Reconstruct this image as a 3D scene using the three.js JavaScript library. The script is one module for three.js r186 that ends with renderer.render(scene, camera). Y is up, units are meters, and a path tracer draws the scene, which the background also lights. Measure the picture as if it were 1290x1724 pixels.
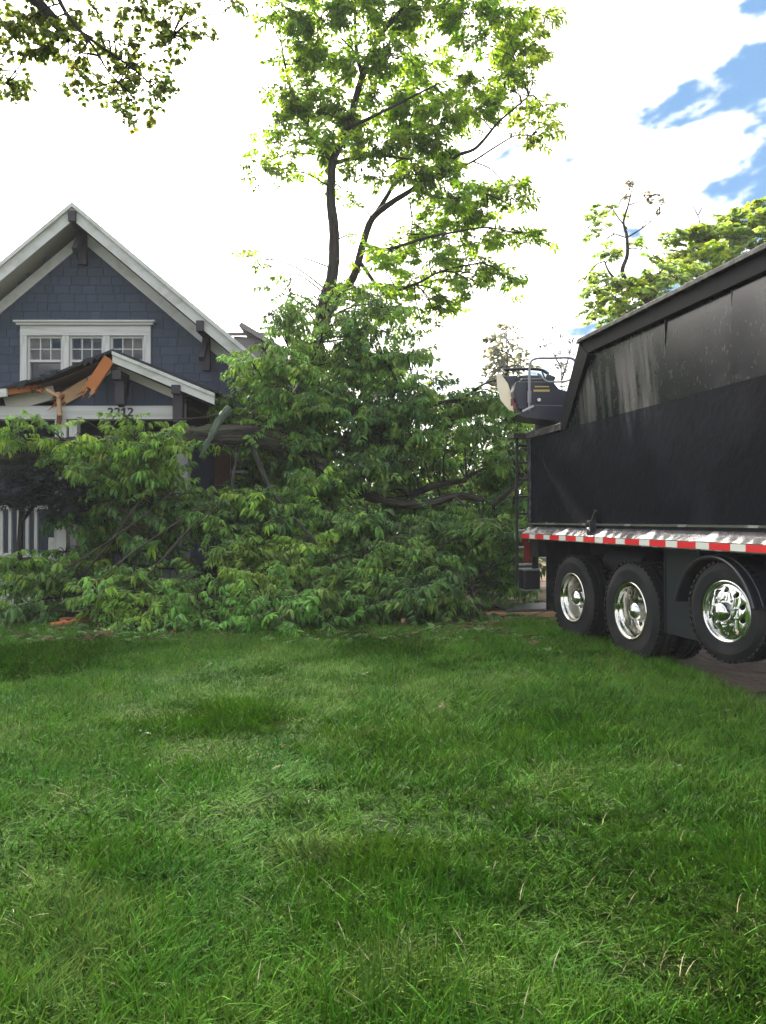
import * as THREE from 'three';
import { mergeGeometries, toCreasedNormals } from 'three/addons/utils/BufferGeometryUtils.js';
import { RoundedBoxGeometry } from 'three/addons/geometries/RoundedBoxGeometry.js';
import { FontLoader } from 'three/addons/loaders/FontLoader.js';
import { TextGeometry } from 'three/addons/geometries/TextGeometry.js';

// ------------------------------------------------------------------ camera, sky, sun, exposure
const scene = new THREE.Scene();
const EYE = 1.45, FOC = 1353, PITCH = 0.0096;
const camera = new THREE.PerspectiveCamera(2 * Math.atan(862 / FOC) * 180 / Math.PI, 1290 / 1724, 0.05, 900);
camera.position.set(0, EYE, 0);
camera.rotation.x = PITCH;
const SUN = { az: -20 * Math.PI / 180, el: 39 * Math.PI / 180, power: 5.0, soft: 5 };
const SKY_GAIN = 1.0, EXPOSURE = 2.08;

const V3 = (x, y, z) => new THREE.Vector3(x, y, z);
function mulberry(a) { return () => { a |= 0; a = a + 0x6D2B79F5 | 0; let t = Math.imul(a ^ a >>> 15, 1 | a); t = t + Math.imul(t ^ t >>> 7, 61 | t) ^ t; return ((t ^ t >>> 14) >>> 0) / 4294967296; }; }
const rnd = mulberry(7717);
const rr = (a, b) => a + (b - a) * rnd();
const gs = () => (rnd() + rnd() + rnd() + rnd() - 2) * 1.0;
const hash = (x, y, z) => { let h = Math.imul(x, 374761393) + Math.imul(y, 668265263) + Math.imul(z, 2147483647 ^ 1274126177); h = Math.imul(h ^ h >>> 13, 1274126177); return ((h ^ h >>> 16) >>> 0) / 4294967296; };
const sm = (t) => t * t * (3 - 2 * t);
function vnoise(x, y, z = 0, per = 0) {
  const xi = Math.floor(x), yi = Math.floor(y), zi = Math.floor(z), fx = sm(x - xi), fy = sm(y - yi), fz = sm(z - zi);
  const w = (n) => per ? ((n % per) + per) % per : n;
  const L = (a, b, t) => a + (b - a) * t;
  const h = (i, j, k) => hash(w(xi + i), w(yi + j), zi + k);
  return L(L(L(h(0, 0, 0), h(1, 0, 0), fx), L(h(0, 1, 0), h(1, 1, 0), fx), fy), L(L(h(0, 0, 1), h(1, 0, 1), fx), L(h(0, 1, 1), h(1, 1, 1), fx), fy), fz);
}
function fbm(x, y, z = 0, oct = 4, per = 0, gain = 0.5) { let s = 0, a = 0.5, f = 1, t = 0; for (let i = 0; i < oct; i++) { s += a * vnoise(x * f, y * f, z * f + i * 17, per * f); t += a; a *= gain; f *= 2; } return s / t; }
const clamp = (x, a = 0, b = 1) => Math.min(b, Math.max(a, x));
const sstep = (a, b, x) => sm(clamp((x - a) / (b - a)));

const sunDir = V3(Math.sin(SUN.az) * Math.cos(SUN.el), Math.sin(SUN.el), -Math.cos(SUN.az) * Math.cos(SUN.el));
{ // broken bright cloud, brightest round the sun, blue showing through
  const W = 3072, H = 1536, data = new Float32Array(W * H * 4);
  const breaks = [[31, 27, 13], [38, 40, 14], [150, 35, 16], [-120, 50, 14], [-160, 22, 12], [95, 18, 12]].map(([a, e, r]) => { a *= Math.PI / 180; e *= Math.PI / 180; return [Math.sin(a) * Math.cos(e), Math.sin(e), -Math.cos(a) * Math.cos(e), r * Math.PI / 180]; });   // where the cloud thins
  for (let j = 0; j < H; j++) {
    const el = ((j + 0.5) / H - 0.5) * Math.PI, y = Math.sin(el), c = Math.cos(el);
    if (y < -0.06) { for (let i = 0; i < W; i++) data.set([0.3, 0.3, 0.31, 1], (j * W + i) * 4); continue; }
    for (let i = 0; i < W; i++) {
      const a = ((i + 0.5) / W - 0.5) * 2 * Math.PI, x = c * Math.cos(a), z = c * Math.sin(a);
      const d = x * sunDir.x + y * sunDir.y + z * sunDir.z, ang = Math.acos(clamp(d, -1, 1));
      const yy = Math.max(y, 0.0) + 0.2, u = x / yy, v = z / yy;   // cloud layer seen in perspective
      const w1 = fbm(u * 2.2 + 7, v * 2.2, 4.1, 3) - 0.5, w2 = fbm(u * 2.2, v * 2.2 + 9, 6.3, 3) - 0.5;   // wind-torn edges
      const p = (u + v) * 0.7, q = (v - u) * 0.7;
      const n = fbm(p * 8.0 + w1 * 2.4 + 3.1, q * 12.5 + w2 * 2.4 + 5.2, 2.3, 6, 0, 0.66), n2 = fbm(u * 1.1 + 9.3, v * 1.1 + 2.6, 7.7, 3);
      let thin = 0; for (const k of breaks) { const m = Math.acos(clamp(x * k[0] + y * k[1] + z * k[2], -1, 1)) / k[3]; thin += Math.exp(-m * m); }
      const clear = sstep(0.5, 0.8, ang);                      // thick bright veil near the sun
      const gap = sstep(0.58, 0.37, n * 0.85 + n2 * 0.15 + 0.1 * (1 - clear) + 0.02 - 0.16 * thin) * sstep(0.38, 0.5, ang);
      const blue = gap * sstep(-0.02, 0.08, y);
      const glow = Math.exp(-ang * ang / 0.16) * 3.0 + Math.exp(-ang / 0.55) * 1.6;
      const shade = 0.84 + 0.5 * (n - 0.5);
      const cl = (1.5 + glow) * shade * (0.86 + 0.14 * sstep(1.9, 0.9, ang));
      const sky = [0.145, 0.275, 0.47].map((k) => k * (0.9 + 0.25 * sstep(0.5, 0.0, y)));
      const o = (j * W + i) * 4;
      const hz = sstep(-0.04, 0.0, y);
      data[o] = (cl * 1.0 * (1 - blue) + sky[0] * blue) * (0.25 + 0.75 * hz) * SKY_GAIN;
      data[o + 1] = (cl * (1 - 0.05 * clamp(glow)) * (1 - blue) + sky[1] * blue) * (0.25 + 0.75 * hz) * SKY_GAIN;
      data[o + 2] = (cl * (1.01 - 0.14 * clamp(glow)) * (1 - blue) + sky[2] * blue) * (0.25 + 0.75 * hz) * SKY_GAIN;
      data[o + 3] = 1;
    }
  }
  const t = new THREE.DataTexture(data, W, H, THREE.RGBAFormat, THREE.FloatType);
  t.mapping = THREE.EquirectangularReflectionMapping; t.magFilter = t.minFilter = THREE.LinearFilter; t.needsUpdate = true;
  scene.background = t; scene.environment = t;
}
const sun = new THREE.DirectionalLight(new THREE.Color(1.0, 0.93, 0.8), SUN.power);
sun.position.copy(sunDir).multiplyScalar(60).add(V3(0, 0, -12)); sun.target.position.set(0, 0, -12);
sun.castShadow = true; sun.shadow.radius = SUN.soft; sun.shadow.mapSize.set(4096, 4096);
Object.assign(sun.shadow.camera, { left: -30, right: 30, top: 30, bottom: -30, near: 1, far: 160 });
scene.add(sun, sun.target);

// ------------------------------------------------------------------ helpers
const used = new Map();
const numbered = (name) => { const n = used.get(name) ?? 0; used.set(name, n + 1); return n ? `${name}_${String(n).padStart(3, '0')}` : name; };
function tag(o, label, category, group) { o.userData.label = label; o.userData.category = category; if (group) o.userData.group = group; return o; }
function thing(name, label, category, pos = [0, 0, 0], turn = 0, group) {
  const o = new THREE.Group(); o.name = numbered(name); o.position.set(...pos); o.rotation.y = turn; scene.add(o); return tag(o, label, category, group);
}
function part(name, geo, mat, parent, label) {
  const m = new THREE.Mesh(geo, mat); m.name = numbered(name); m.castShadow = m.receiveShadow = true; (parent ?? scene).add(m);
  if (label) m.userData.label = label; return m;
}
function sub(name, parent) { const g = new THREE.Group(); g.name = numbered(name); parent.add(g); return g; }
function clean(g) { const o = new THREE.BufferGeometry(), s = g.index ? g.toNonIndexed() : g; for (const k of ['position', 'normal', 'uv']) if (s.attributes[k]) o.setAttribute(k, s.attributes[k]); if (!o.attributes.uv) o.setAttribute('uv', new THREE.BufferAttribute(new Float32Array(o.attributes.position.count * 2), 2)); return o; }
const join = (list) => mergeGeometries(list.map(clean));
const box = (w, h, d, x = 0, y = 0, z = 0) => new THREE.BoxGeometry(w, h, d).translate(x, y, z);
const rbox = (w, h, d, r, x = 0, y = 0, z = 0) => new RoundedBoxGeometry(w, h, d, 2, r).translate(x, y, z);
const boxTo = (x0, x1, y0, y1, z0, z1) => box(x1 - x0, y1 - y0, z1 - z0, (x0 + x1) / 2, (y0 + y1) / 2, (z0 + z1) / 2);
const cyl = (r0, r1, h, n, x = 0, y = 0, z = 0) => new THREE.CylinderGeometry(r0, r1, h, n).translate(x, y, z);
// where the ray through a point of the photograph stands at a given depth in metres
function P(px, py, Z) {
  const a = (px - 645) / FOC, b = (862 - py) / FOC, y = b * Math.cos(PITCH) + Math.sin(PITCH), z = Math.cos(PITCH) - b * Math.sin(PITCH);
  return V3(a / z * Z, EYE + y / z * Z, -Z);
}
const G = (px, py) => { const b = P(px, py, 1); return P(px, py, EYE / (EYE - b.y)); };   // the ground under a point of the photograph
function tubeGeo(pts, r0, r1, seg, rad = 7, wob = 0) {
  const c = new THREE.CatmullRomCurve3(pts), fr = c.computeFrenetFrames(seg, false), pos = [], nor = [], uv = [], idx = [], len = c.getLength();
  for (let i = 0; i <= seg; i++) {
    const t = i / seg, p = c.getPointAt(t), N = fr.normals[i], B = fr.binormals[i];
    for (let k = 0; k <= rad; k++) {
      const a = k / rad * Math.PI * 2, n = N.clone().multiplyScalar(Math.cos(a)).addScaledVector(B, Math.sin(a));
      const r = (r0 + (r1 - r0) * t) * (1 + wob * (vnoise(i * 0.7 + p.x, (k % rad) * 1.1, 3) - 0.5) * 2);
      pos.push(p.x + n.x * r, p.y + n.y * r, p.z + n.z * r); nor.push(n.x, n.y, n.z); uv.push(k / rad * Math.max(0.2, 6.28 * r0), t * len);
    }
  }
  for (let i = 0; i < seg; i++) for (let k = 0; k < rad; k++) { const a = i * (rad + 1) + k, b = a + rad + 1; idx.push(a, a + 1, b, b, a + 1, b + 1); }
  for (const [row, p] of [[0, pts[0]], [seg, pts[pts.length - 1]]]) {
    const n = pos.length / 3; pos.push(p.x, p.y, p.z); nor.push(0, row ? 1 : -1, 0); uv.push(0, 0);
    for (let k = 0; k < rad; k++) { const a = row * (rad + 1) + k; row ? idx.push(a, a + 1, n) : idx.push(a + 1, a, n); }
  }
  const g = new THREE.BufferGeometry();
  g.setAttribute('position', new THREE.Float32BufferAttribute(pos, 3)); g.setAttribute('normal', new THREE.Float32BufferAttribute(nor, 3)); g.setAttribute('uv', new THREE.Float32BufferAttribute(uv, 2)); g.setIndex(idx);
  return g;
}
function tex(w, h, f, srgb = true, rep = [1, 1]) {   // f(u, v, i, j) -> [r, g, b] linear 0..1, or a number
  const d = new Uint8Array(w * h * 4), enc = (c) => Math.round(255 * clamp(c <= 0.0031308 ? c * 12.92 : 1.055 * Math.pow(c, 1 / 2.4) - 0.055));
  for (let j = 0; j < h; j++) for (let i = 0; i < w; i++) {
    let c = f(i / w, j / h, i, j); if (typeof c === 'number') c = [c, c, c];
    const o = (j * w + i) * 4; for (let k = 0; k < 3; k++) d[o + k] = srgb ? enc(c[k]) : Math.round(255 * clamp(c[k])); d[o + 3] = 255;
  }
  const t = new THREE.DataTexture(d, w, h); t.wrapS = t.wrapT = THREE.RepeatWrapping; t.magFilter = t.minFilter = THREE.LinearFilter;
  if (srgb) t.colorSpace = THREE.SRGBColorSpace; t.repeat.set(...rep); t.needsUpdate = true; return t;
}
const C = (r, g, b) => new THREE.Color().setRGB(r, g, b);
const std = (c, rough, o = {}) => new THREE.MeshStandardMaterial({ color: C(...c), roughness: rough, side: THREE.DoubleSide, ...o });
const mixc = (a, b, t) => a.map((k, i) => k + (b[i] - k) * t);

// ------------------------------------------------------------------ materials
const grain = tex(256, 256, (u, v) => 0.5 + 0.5 * (fbm(u * 8, v * 64, 1, 4, 8) - 0.5) + 0.3 * (fbm(u * 16, v * 16, 5, 3, 16) - 0.5), false, [0.5, 0.5]);
const speck = tex(256, 256, (u, v) => fbm(u * 16, v * 16, 3, 5, 16), false, [1, 1]);
const barkMap = (a, b, c) => tex(256, 512, (u, v) => { const n = fbm(u * 12, v * 8, 2, 5, 4), m = fbm(u * 4, v * 4, 9, 3, 4); return mixc(mixc(a, b, sstep(0.3, 0.7, n)), c, sstep(0.55, 0.75, m) * 0.6); }, true, [1.2, 0.6]);
const barkBump = tex(256, 512, (u, v) => fbm(u * 24, v * 8, 2, 4, 8), false, [1.2, 0.6]);
const M = {
  bark: std([1, 1, 1], 0.95, { map: barkMap([0.02, 0.015, 0.012], [0.05, 0.04, 0.032], [0.04, 0.04, 0.03]), bumpMap: barkBump, bumpScale: 0.02 }),
  barkGrey: std([1, 1, 1], 0.95, { map: barkMap([0.016, 0.014, 0.011], [0.075, 0.06, 0.043], [0.06, 0.075, 0.03]), bumpMap: barkBump, bumpScale: 0.06 }),
  lichen: std([1, 1, 1], 1, { map: barkMap([0.05, 0.07, 0.045], [0.13, 0.17, 0.12], [0.09, 0.13, 0.07]), bumpMap: barkBump, bumpScale: 0.03 }),
  barkDark: std([0.025, 0.02, 0.017], 0.95, { bumpMap: barkBump, bumpScale: 0.02 }),
  white: std([1, 1, 1], 0.55, { map: tex(256, 256, (u, v) => mixc([0.52, 0.515, 0.48], [0.39, 0.38, 0.335], sstep(0.45, 0.8, fbm(u * 6, v * 6, 4, 5, 6))), true, [0.7, 0.7]), bumpMap: grain, bumpScale: 0.001 }),
  soffit: std([0.5, 0.46, 0.4], 0.8, { bumpMap: grain, bumpScale: 0.002 }),
  bracket: std([0.022, 0.018, 0.022], 0.6, { bumpMap: grain, bumpScale: 0.002 }),
  wallBlue: std([0.034, 0.042, 0.07], 0.85),
  porchDark: std([0.045, 0.043, 0.05], 0.9),
  rawWood: std([1, 1, 1], 0.85, { map: tex(256, 256, (u, v) => mixc([0.5, 0.17, 0.045], [0.32, 0.1, 0.03], fbm(u * 5, v * 40, 3, 4, 5)), true, [1, 1]), bumpMap: grain, bumpScale: 0.006 }),
  paleWood: std([1, 1, 1], 0.85, { map: tex(256, 256, (u, v) => mixc([0.56, 0.36, 0.2], [0.4, 0.22, 0.11], fbm(u * 5, v * 40, 8, 4, 5)), true, [1, 1]), bumpMap: grain, bumpScale: 0.004 }),
  brownWood: std([1, 1, 1], 0.9, { map: tex(256, 256, (u, v) => mixc([0.14, 0.07, 0.04], [0.07, 0.035, 0.022], fbm(u * 5, v * 40, 8, 4, 5)), true, [1, 1]), bumpMap: grain, bumpScale: 0.004 }),
  redWood: std([1, 1, 1], 0.9, { map: tex(256, 256, (u, v) => mixc([0.24, 0.07, 0.035], [0.1, 0.035, 0.02], fbm(u * 5, v * 40, 8, 4, 5)), true, [1, 1]), bumpMap: grain, bumpScale: 0.01 }),
  roofing: std([0.02, 0.02, 0.023], 0.95, { bumpMap: speck, bumpScale: 0.006 }),
  roofPale: std([0.3, 0.27, 0.27], 0.9, { bumpMap: speck, bumpScale: 0.006 }),
  glass: new THREE.MeshPhysicalMaterial({ color: C(0.9, 0.93, 0.95), roughness: 0.03, transmission: 1, thickness: 0, ior: 1.5, side: THREE.DoubleSide }),
  dark: std([0.012, 0.012, 0.014], 0.9),
  chassis: std([0.01, 0.01, 0.012], 0.6, { bumpMap: speck, bumpScale: 0.003 }),
  rubber: new THREE.MeshPhysicalMaterial({ roughness: 0.75, specularIntensity: 0.5, side: THREE.DoubleSide, map: tex(256, 256, (u, v) => mixc([0.008, 0.0085, 0.01], [0.026, 0.024, 0.023], sstep(0.42, 0.8, fbm(u * 8, v * 8, 4, 5, 8)))), bumpMap: speck, bumpScale: 0.002 }),
  chrome: new THREE.MeshStandardMaterial({ color: C(0.62, 0.62, 0.6), metalness: 1, roughness: 0.1, side: THREE.DoubleSide }),
  alloy: new THREE.MeshStandardMaterial({ color: C(0.6, 0.58, 0.52), metalness: 1, roughness: 0.2, roughnessMap: null, side: THREE.DoubleSide }),
  railMetal: new THREE.MeshStandardMaterial({ color: C(0.47, 0.45, 0.48), metalness: 0.85, roughness: 0.2, side: THREE.DoubleSide, bumpMap: speck, bumpScale: 0.001 }),
  fender: std([0.022, 0.023, 0.028], 0.3),
  tapeRed: std([0.62, 0.025, 0.03], 0.35), tapeWhite: std([0.62, 0.62, 0.56], 0.35),
  redLens: std([0.2, 0.03, 0.03], 0.25),
  step: std([0.42, 0.42, 0.44], 0.45, { metalness: 0.6 }),
  tubeMetal: std([0.24, 0.23, 0.25], 0.45, { metalness: 0.3 }),
  frame: new THREE.MeshPhysicalMaterial({ color: C(0.006, 0.006, 0.008), roughness: 0.6, specularIntensity: 0.25, side: THREE.DoubleSide, bumpMap: speck, bumpScale: 0.003 }),
  machine: std([0.022, 0.024, 0.034], 0.4, { bumpMap: speck, bumpScale: 0.002 }),
  shield: new THREE.MeshPhysicalMaterial({ color: C(0.8, 0.76, 0.66), roughness: 0.9, transmission: 0.5, thickness: 0, side: THREE.DoubleSide }),
  yellow: std([0.5, 0.36, 0.1], 0.5), lampWhite: std([0.75, 0.75, 0.76], 0.3),
  black: std([0.01, 0.01, 0.012], 0.5),
};
const smudge = tex(256, 256, (u, v) => 0.1 + 0.36 * sstep(0.4, 0.75, fbm(u * 6, v * 6, 3, 5, 6)), false); M.alloy.roughness = 1; M.alloy.roughnessMap = smudge; M.chrome.roughness = 0.8; M.chrome.roughnessMap = smudge; M.railMetal.roughness = 1; M.railMetal.roughnessMap = smudge; M.alloy.bumpMap = speck; M.alloy.bumpScale = 0.0008;

// ------------------------------------------------------------------ ground
const lawnEdge = (z) => {   // where the grass ends and the bare drive begins, x at depth z
  const t = [[1, 3.6], [4, 3.3], [6.3, 2.98], [8, 2.8], [9.6, 2.62], [11.2, 2.35], [12.3, 1.9], [13.5, 1.4], [16, 1.0], [40, 0.5]];
  let k = 1; while (k < t.length - 1 && z > t[k][0]) k++;
  const [a, b] = [t[k - 1], t[k]], f = clamp((z - a[0]) / (b[0] - a[0]));
  return a[1] + (b[1] - a[1]) * f + 0.22 * (fbm(z * 2.2, 4.4, 1, 3) - 0.5);
};
const gh = (x, z) => 0.07 * (fbm(x * 0.5 + 11, z * 0.5 + 4, 2, 3) - 0.5) - 0.05 * sstep(-0.25, 0.3, x - lawnEdge(z));
function sheet(name, x0, x1, z0, z1, nx, nz, h, mat, label) {
  const g = new THREE.PlaneGeometry(1, 1, nx, nz), p = g.attributes.position, uv = g.attributes.uv;
  for (let i = 0; i < p.count; i++) { const x = x0 + (p.getX(i) + 0.5) * (x1 - x0), z = z0 + (0.5 - p.getY(i)) * (z1 - z0); p.setXYZ(i, x, h(x, z), -z); uv.setXY(i, x, z); }
  g.index.array.reverse(); g.computeVertexNormals();
  const m = part(name, g, mat); m.userData.kind = 'structure'; if (label) m.userData.label = label; return m;
}
const soil = std([1, 1, 1], 1, { map: tex(512, 512, (u, v) => mixc(mixc([0.02, 0.032, 0.01], [0.035, 0.06, 0.015], fbm(u * 10, v * 10, 2, 5, 10)), [0.06, 0.05, 0.03], sstep(0.62, 0.8, fbm(u * 14, v * 14, 6, 4, 14)) * 0.6), true, [0.4, 0.4]), bumpMap: speck, bumpScale: 0.02 });
const dirt = std([1, 1, 1], 0.95, { map: tex(1024, 1024, (u, v) => { const n = fbm(u * 8, v * 8, 3, 6, 8), m = fbm(u * 40, v * 40, 5, 3, 40); return mixc(mixc([0.07, 0.042, 0.025], [0.16, 0.1, 0.062], n), [0.11, 0.085, 0.065], sstep(0.66, 0.75, m)); }, true, [0.35, 0.35]), bumpMap: tex(512, 512, (u, v) => fbm(u * 24, v * 24, 5, 5, 24), false, [0.5, 0.5]), bumpScale: 0.03 });
sheet('ground', -400, 400, -150, 600, 8, 8, () => -0.2, soil);
sheet('lawn', -26, 8, -6, 60, 170, 330, (x, z) => gh(x, z) - 0.001, soil);
{ // the bare drive, laid over the lawn sheet from its ragged edge outward
  const g = new THREE.PlaneGeometry(1, 1, 60, 260), p = g.attributes.position, uv = g.attributes.uv;
  for (let i = 0; i < p.count; i++) { const z = 7 + (0.5 - p.getY(i)) * 22, e = lawnEdge(z) - 0.02, t = p.getX(i) + 0.5, x = e + t * t * (9 - e); p.setXYZ(i, x, Math.max(gh(x, z) + 0.004, -0.2) + 0.03 * (fbm(x * 3, z * 3, 8, 3) - 0.5) * sstep(0, 0.3, x - e) + 0.012, -z); uv.setXY(i, x, z); }
  g.index.array.reverse(); g.computeVertexNormals();
  const m = part('driveway', g, dirt); m.userData.kind = 'structure'; m.userData.label = 'bare brown dirt driveway under the black truck';
}

// ------------------------------------------------------------------ house
const HZ = 16, FZ = 15.4, PZ = 13;
{
  const house = thing('house', 'blue grey shingled gable house with white trim and a smashed porch roof', 'house', [0, 0, 0]);
  const apex = P(124, 343, FZ), eave = P(432, 603, FZ);
  const slope = (apex.y - eave.y) / (eave.x - apex.x), ax = apex.x, ang = Math.atan(slope);
  const roofY = (x) => apex.y - Math.abs(x - ax) * slope;          // top of the roof
  const wallR = -2.15, wallL = 2 * ax - wallR, eaveR = -1.55, eaveL = 2 * ax - eaveR;
  const back = 25, wallTop = (x) => roofY(x) - 0.30;
  // body: front wall as a plate of some thickness, sides and back close it
  const bodyShape = new THREE.Shape([[wallL, -0.1], [wallR, -0.1], [wallR, wallTop(wallR)], [ax, wallTop(ax)], [wallL, wallTop(wallL)]].map((a) => new THREE.Vector2(...a)));
  const win0 = P(36, 700, HZ).x, win1 = P(255, 700, HZ).x, winTop = P(100, 566, HZ).y, winBot = winTop - 1.42;
  const lw0 = P(389, 700, HZ).x, lw1 = lw0 + 0.62, lwT = P(0, 752, HZ).y, lwB = lwT - 1.25;
  const dr0 = P(215, 700, HZ).x, dr1 = dr0 + 0.92;
  const hole = (x0, x1, y0, y1) => { const h = new THREE.Path(); h.moveTo(x0, y0); h.lineTo(x0, y1); h.lineTo(x1, y1); h.lineTo(x1, y0); h.closePath(); bodyShape.holes.push(h); };
  hole(win0 + 0.1, win1 - 0.1, winBot, winTop); hole(lw0, lw1, lwB, lwT);
  part('front_wall', new THREE.ExtrudeGeometry(bodyShape, { depth: 0.16, bevelEnabled: false }).translate(0, 0, -HZ - 0.16), M.wallBlue, house);
  part('side_wall', boxTo(wallR - 0.16, wallR - 0.002, -0.1, wallTop(wallR) - 0.1, -back, -HZ - 0.162), M.wallBlue, house);
  part('side_wall', boxTo(wallL + 0.002, wallL + 0.16, -0.1, wallTop(wallL) - 0.1, -back, -HZ - 0.162), M.wallBlue, house);
  part('back_wall', new THREE.ExtrudeGeometry(new THREE.Shape([[wallL, -0.1], [wallR, -0.1], [wallR, wallTop(wallR)], [ax, wallTop(ax)], [wallL, wallTop(wallL)]].map((a) => new THREE.Vector2(...a))), { depth: 0.16, bevelEnabled: false }).translate(0, 0, -back - 0.17), M.wallBlue, house);
  part('attic_floor', boxTo(wallL + 0.2, wallR - 0.2, 3.2, 3.35, -back + 0.2, -HZ - 0.4), M.porchDark, house);
  // roof: two slabs from behind the front edge, fascia boards on the edge
  const slabLen = (eaveR - ax) / Math.cos(ang);
  for (const s of [1, -1]) {
    const g = box(slabLen, 0.05, back + 0.5 - FZ, slabLen / 2, -0.03, 0).rotateZ(-ang);
    if (s < 0) g.scale(-1, 1, 1), g.index.array.reverse();
    part('roof', g.translate(ax, apex.y + 0.002, -(FZ + back + 0.5) / 2 - 0.03), M.roofing, house);
    const so = box(slabLen - 0.02, 0.03, back + 0.4 - FZ, slabLen / 2, -0.075, 0).rotateZ(-ang); if (s < 0) so.scale(-1, 1, 1), so.index.array.reverse();
    part('soffit', so.translate(ax, apex.y, -(FZ + back + 0.4) / 2 - 0.05), M.soffit, house);
    const mirror = (geo) => { if (s < 0) { geo.scale(-1, 1, 1); if (geo.index) geo.index.array.reverse(); } return geo; };
    const rake = (w, off, th, z) => { // a board along the rake, its ends cut plumb
      const L = eaveR - ax, sh = new THREE.Shape([[0, -off], [L, -L * slope - off], [L, -L * slope - off - w], [0, -off - w]].map((a) => new THREE.Vector2(...a)));
      const g = new THREE.ExtrudeGeometry(sh, { depth: th, bevelEnabled: true, bevelSize: 0.004, bevelThickness: 0.004, bevelSegments: 1 }); g.translate(0, 0, z);
      if (s < 0) { const p = g.attributes.position; for (let i = 0; i < p.count; i++) p.setX(i, -p.getX(i)); for (let i = 0; i < p.count; i += 3) for (const a of Object.values(g.attributes)) { const n = a.itemSize; for (let k = 0; k < n; k++) { const t = a.array[(i + 1) * n + k]; a.array[(i + 1) * n + k] = a.array[(i + 2) * n + k]; a.array[(i + 2) * n + k] = t; } } g.computeVertexNormals(); }
      return g.translate(ax, apex.y, 0);
    };
    part('fascia', rake(0.26, 0.06, 0.04, -FZ - 0.02), M.white, house);
    part('drip_edge', rake(0.085, -0.005, 0.05, -FZ + 0.035), M.white, house);
    part('frieze_board', rake(0.24, 0.33, 0.03, -HZ + 0.03), M.white, house);
  }
  // brackets under the overhang
  for (const px of [123.5, 338.5]) {
    const x = P(px, 400, FZ).x, y = roofY(x) - (px < 200 ? 0.16 : 0.2), b = sub('bracket', house);
    part('outrigger', boxTo(x - 0.07, x + 0.07, y - 0.2, y, -HZ - 0.02, -FZ + 0.09), M.bracket, b);
    part('wall_post', boxTo(x - 0.075, x + 0.075, y - 0.85, y - 0.202, -HZ + 0.005, -HZ + 0.13), M.bracket, b);
    const d = box(0.1, 0.1, 0.72).rotateX(0.92).translate(x, y - 0.42, -HZ + 0.3); part('brace', d, M.bracket, b);
  }
  // shingle siding, piece by piece in the part of the gable that shows
  const tones = [[0.038, 0.05, 0.076], [0.034, 0.045, 0.068], [0.043, 0.055, 0.082], [0.036, 0.049, 0.071]].map((c) => std(c, 0.82, { bumpMap: grain, bumpScale: 0.003 }));
  const rest = [], picks = [], course = 0.175, unit = box(1, 1, 1, 0.5, 0, 0);
  for (let j = 0, y = 0.7; y < apex.y - 0.4; y += course, j++) {
    for (let x = wallL + 0.02 - rnd() * 0.2; x < wallR - 0.02;) {
      const w = rr(0.15, 0.36), x0 = Math.max(x, wallL + 0.01), x1 = Math.min(x + w - 0.006, wallR - 0.01); x += w;
      if (x1 - x0 < 0.05) continue;
      const top = y + 0.215; if (top > wallTop((x0 + x1) / 2) - 0.02 && y + 0.02 > wallTop((x0 + x1) / 2) - 0.2) continue;
      if (x1 > win0 - 0.02 && x0 < win1 + 0.02 && top > winBot - 0.08 && y < winTop + 0.3) { if (!(x0 < win0 - 0.02 || x1 > win1 + 0.02)) continue; }
      if (x1 > lw0 - 0.15 && x0 < lw1 + 0.15 && top > lwB - 0.1 && y < lwT + 0.15) continue;
      if (y < 3.2 && x1 > dr0 - 0.1 && x0 < dr1 + 0.1) continue;
      let a0 = x0, a1 = x1; if (top > winBot - 0.08 && y < winTop + 0.3) { if (x0 < win0 && x1 > win0 - 0.02) a1 = Math.min(x1, win0 - 0.02); else if (x1 > win1 && x0 < win1 + 0.02) a0 = Math.max(x0, win1 + 0.02); }
      if (a1 - a0 < 0.04) continue;
      const h = 0.222, drop = rr(-0.006, 0.006);
      picks.push({ a0, a1, y: y + drop, h, seen: y > 3.85 && (a0 + a1) / 2 > -7.75 && x1 < wallR + 1 });
    }
  }
  let n = 0;
  for (const s of picks) {
    const m = new THREE.Matrix4().makeTranslation(s.a0, s.y + s.h / 2, -HZ + 0.024).multiply(new THREE.Matrix4().makeRotationX(-0.055)).multiply(new THREE.Matrix4().makeScale(s.a1 - s.a0, s.h, 0.016));
    if (s.seen && n < 298) { n++; const q = part('shingle', unit, tones[Math.floor(rnd() * 4)], house); q.applyMatrix4(m); } else rest.push(unit.clone().applyMatrix4(m));
  }
  const sr = part('shingle_siding', join(rest), tones[0], house); sr.userData.kind = 'stuff';
  // the row of three windows
  const wf = (a, b, c, d, z0, z1) => boxTo(a, b, c, d, -HZ + z0, -HZ + z1);
  const casing = sub('window_casing', house);
  const hd = winTop + 0.2;
  part('head_casing', wf(win0, win1, winTop, hd, -0.05, 0.075), M.white, casing);
  part('crown_moulding', join([wf(win0 - 0.06, win1 + 0.06, hd + 0.001, hd + 0.05, -0.02, 0.13), wf(win0 - 0.1, win1 + 0.1, hd + 0.051, hd + 0.085, -0.02, 0.17)]), M.white, casing);
  part('side_casing', wf(win0, win0 + 0.13, winBot - 0.08, winTop - 0.002, -0.05, 0.07), M.white, casing);
  part('side_casing', wf(win1 - 0.13, win1, winBot - 0.08, winTop - 0.002, -0.05, 0.07), M.white, casing);
  const m0 = P(112.5, 600, HZ).x, m1 = P(181, 600, HZ).x;
  for (const m of [m0, m1]) part('mullion', wf(m - 0.065, m + 0.065, winBot - 0.08, winTop - 0.002, -0.05, 0.065), M.white, casing);
  part('sill', wf(win0 - 0.08, win1 + 0.08, winBot - 0.15, winBot - 0.082, -0.02, 0.13), M.white, casing);
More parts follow.
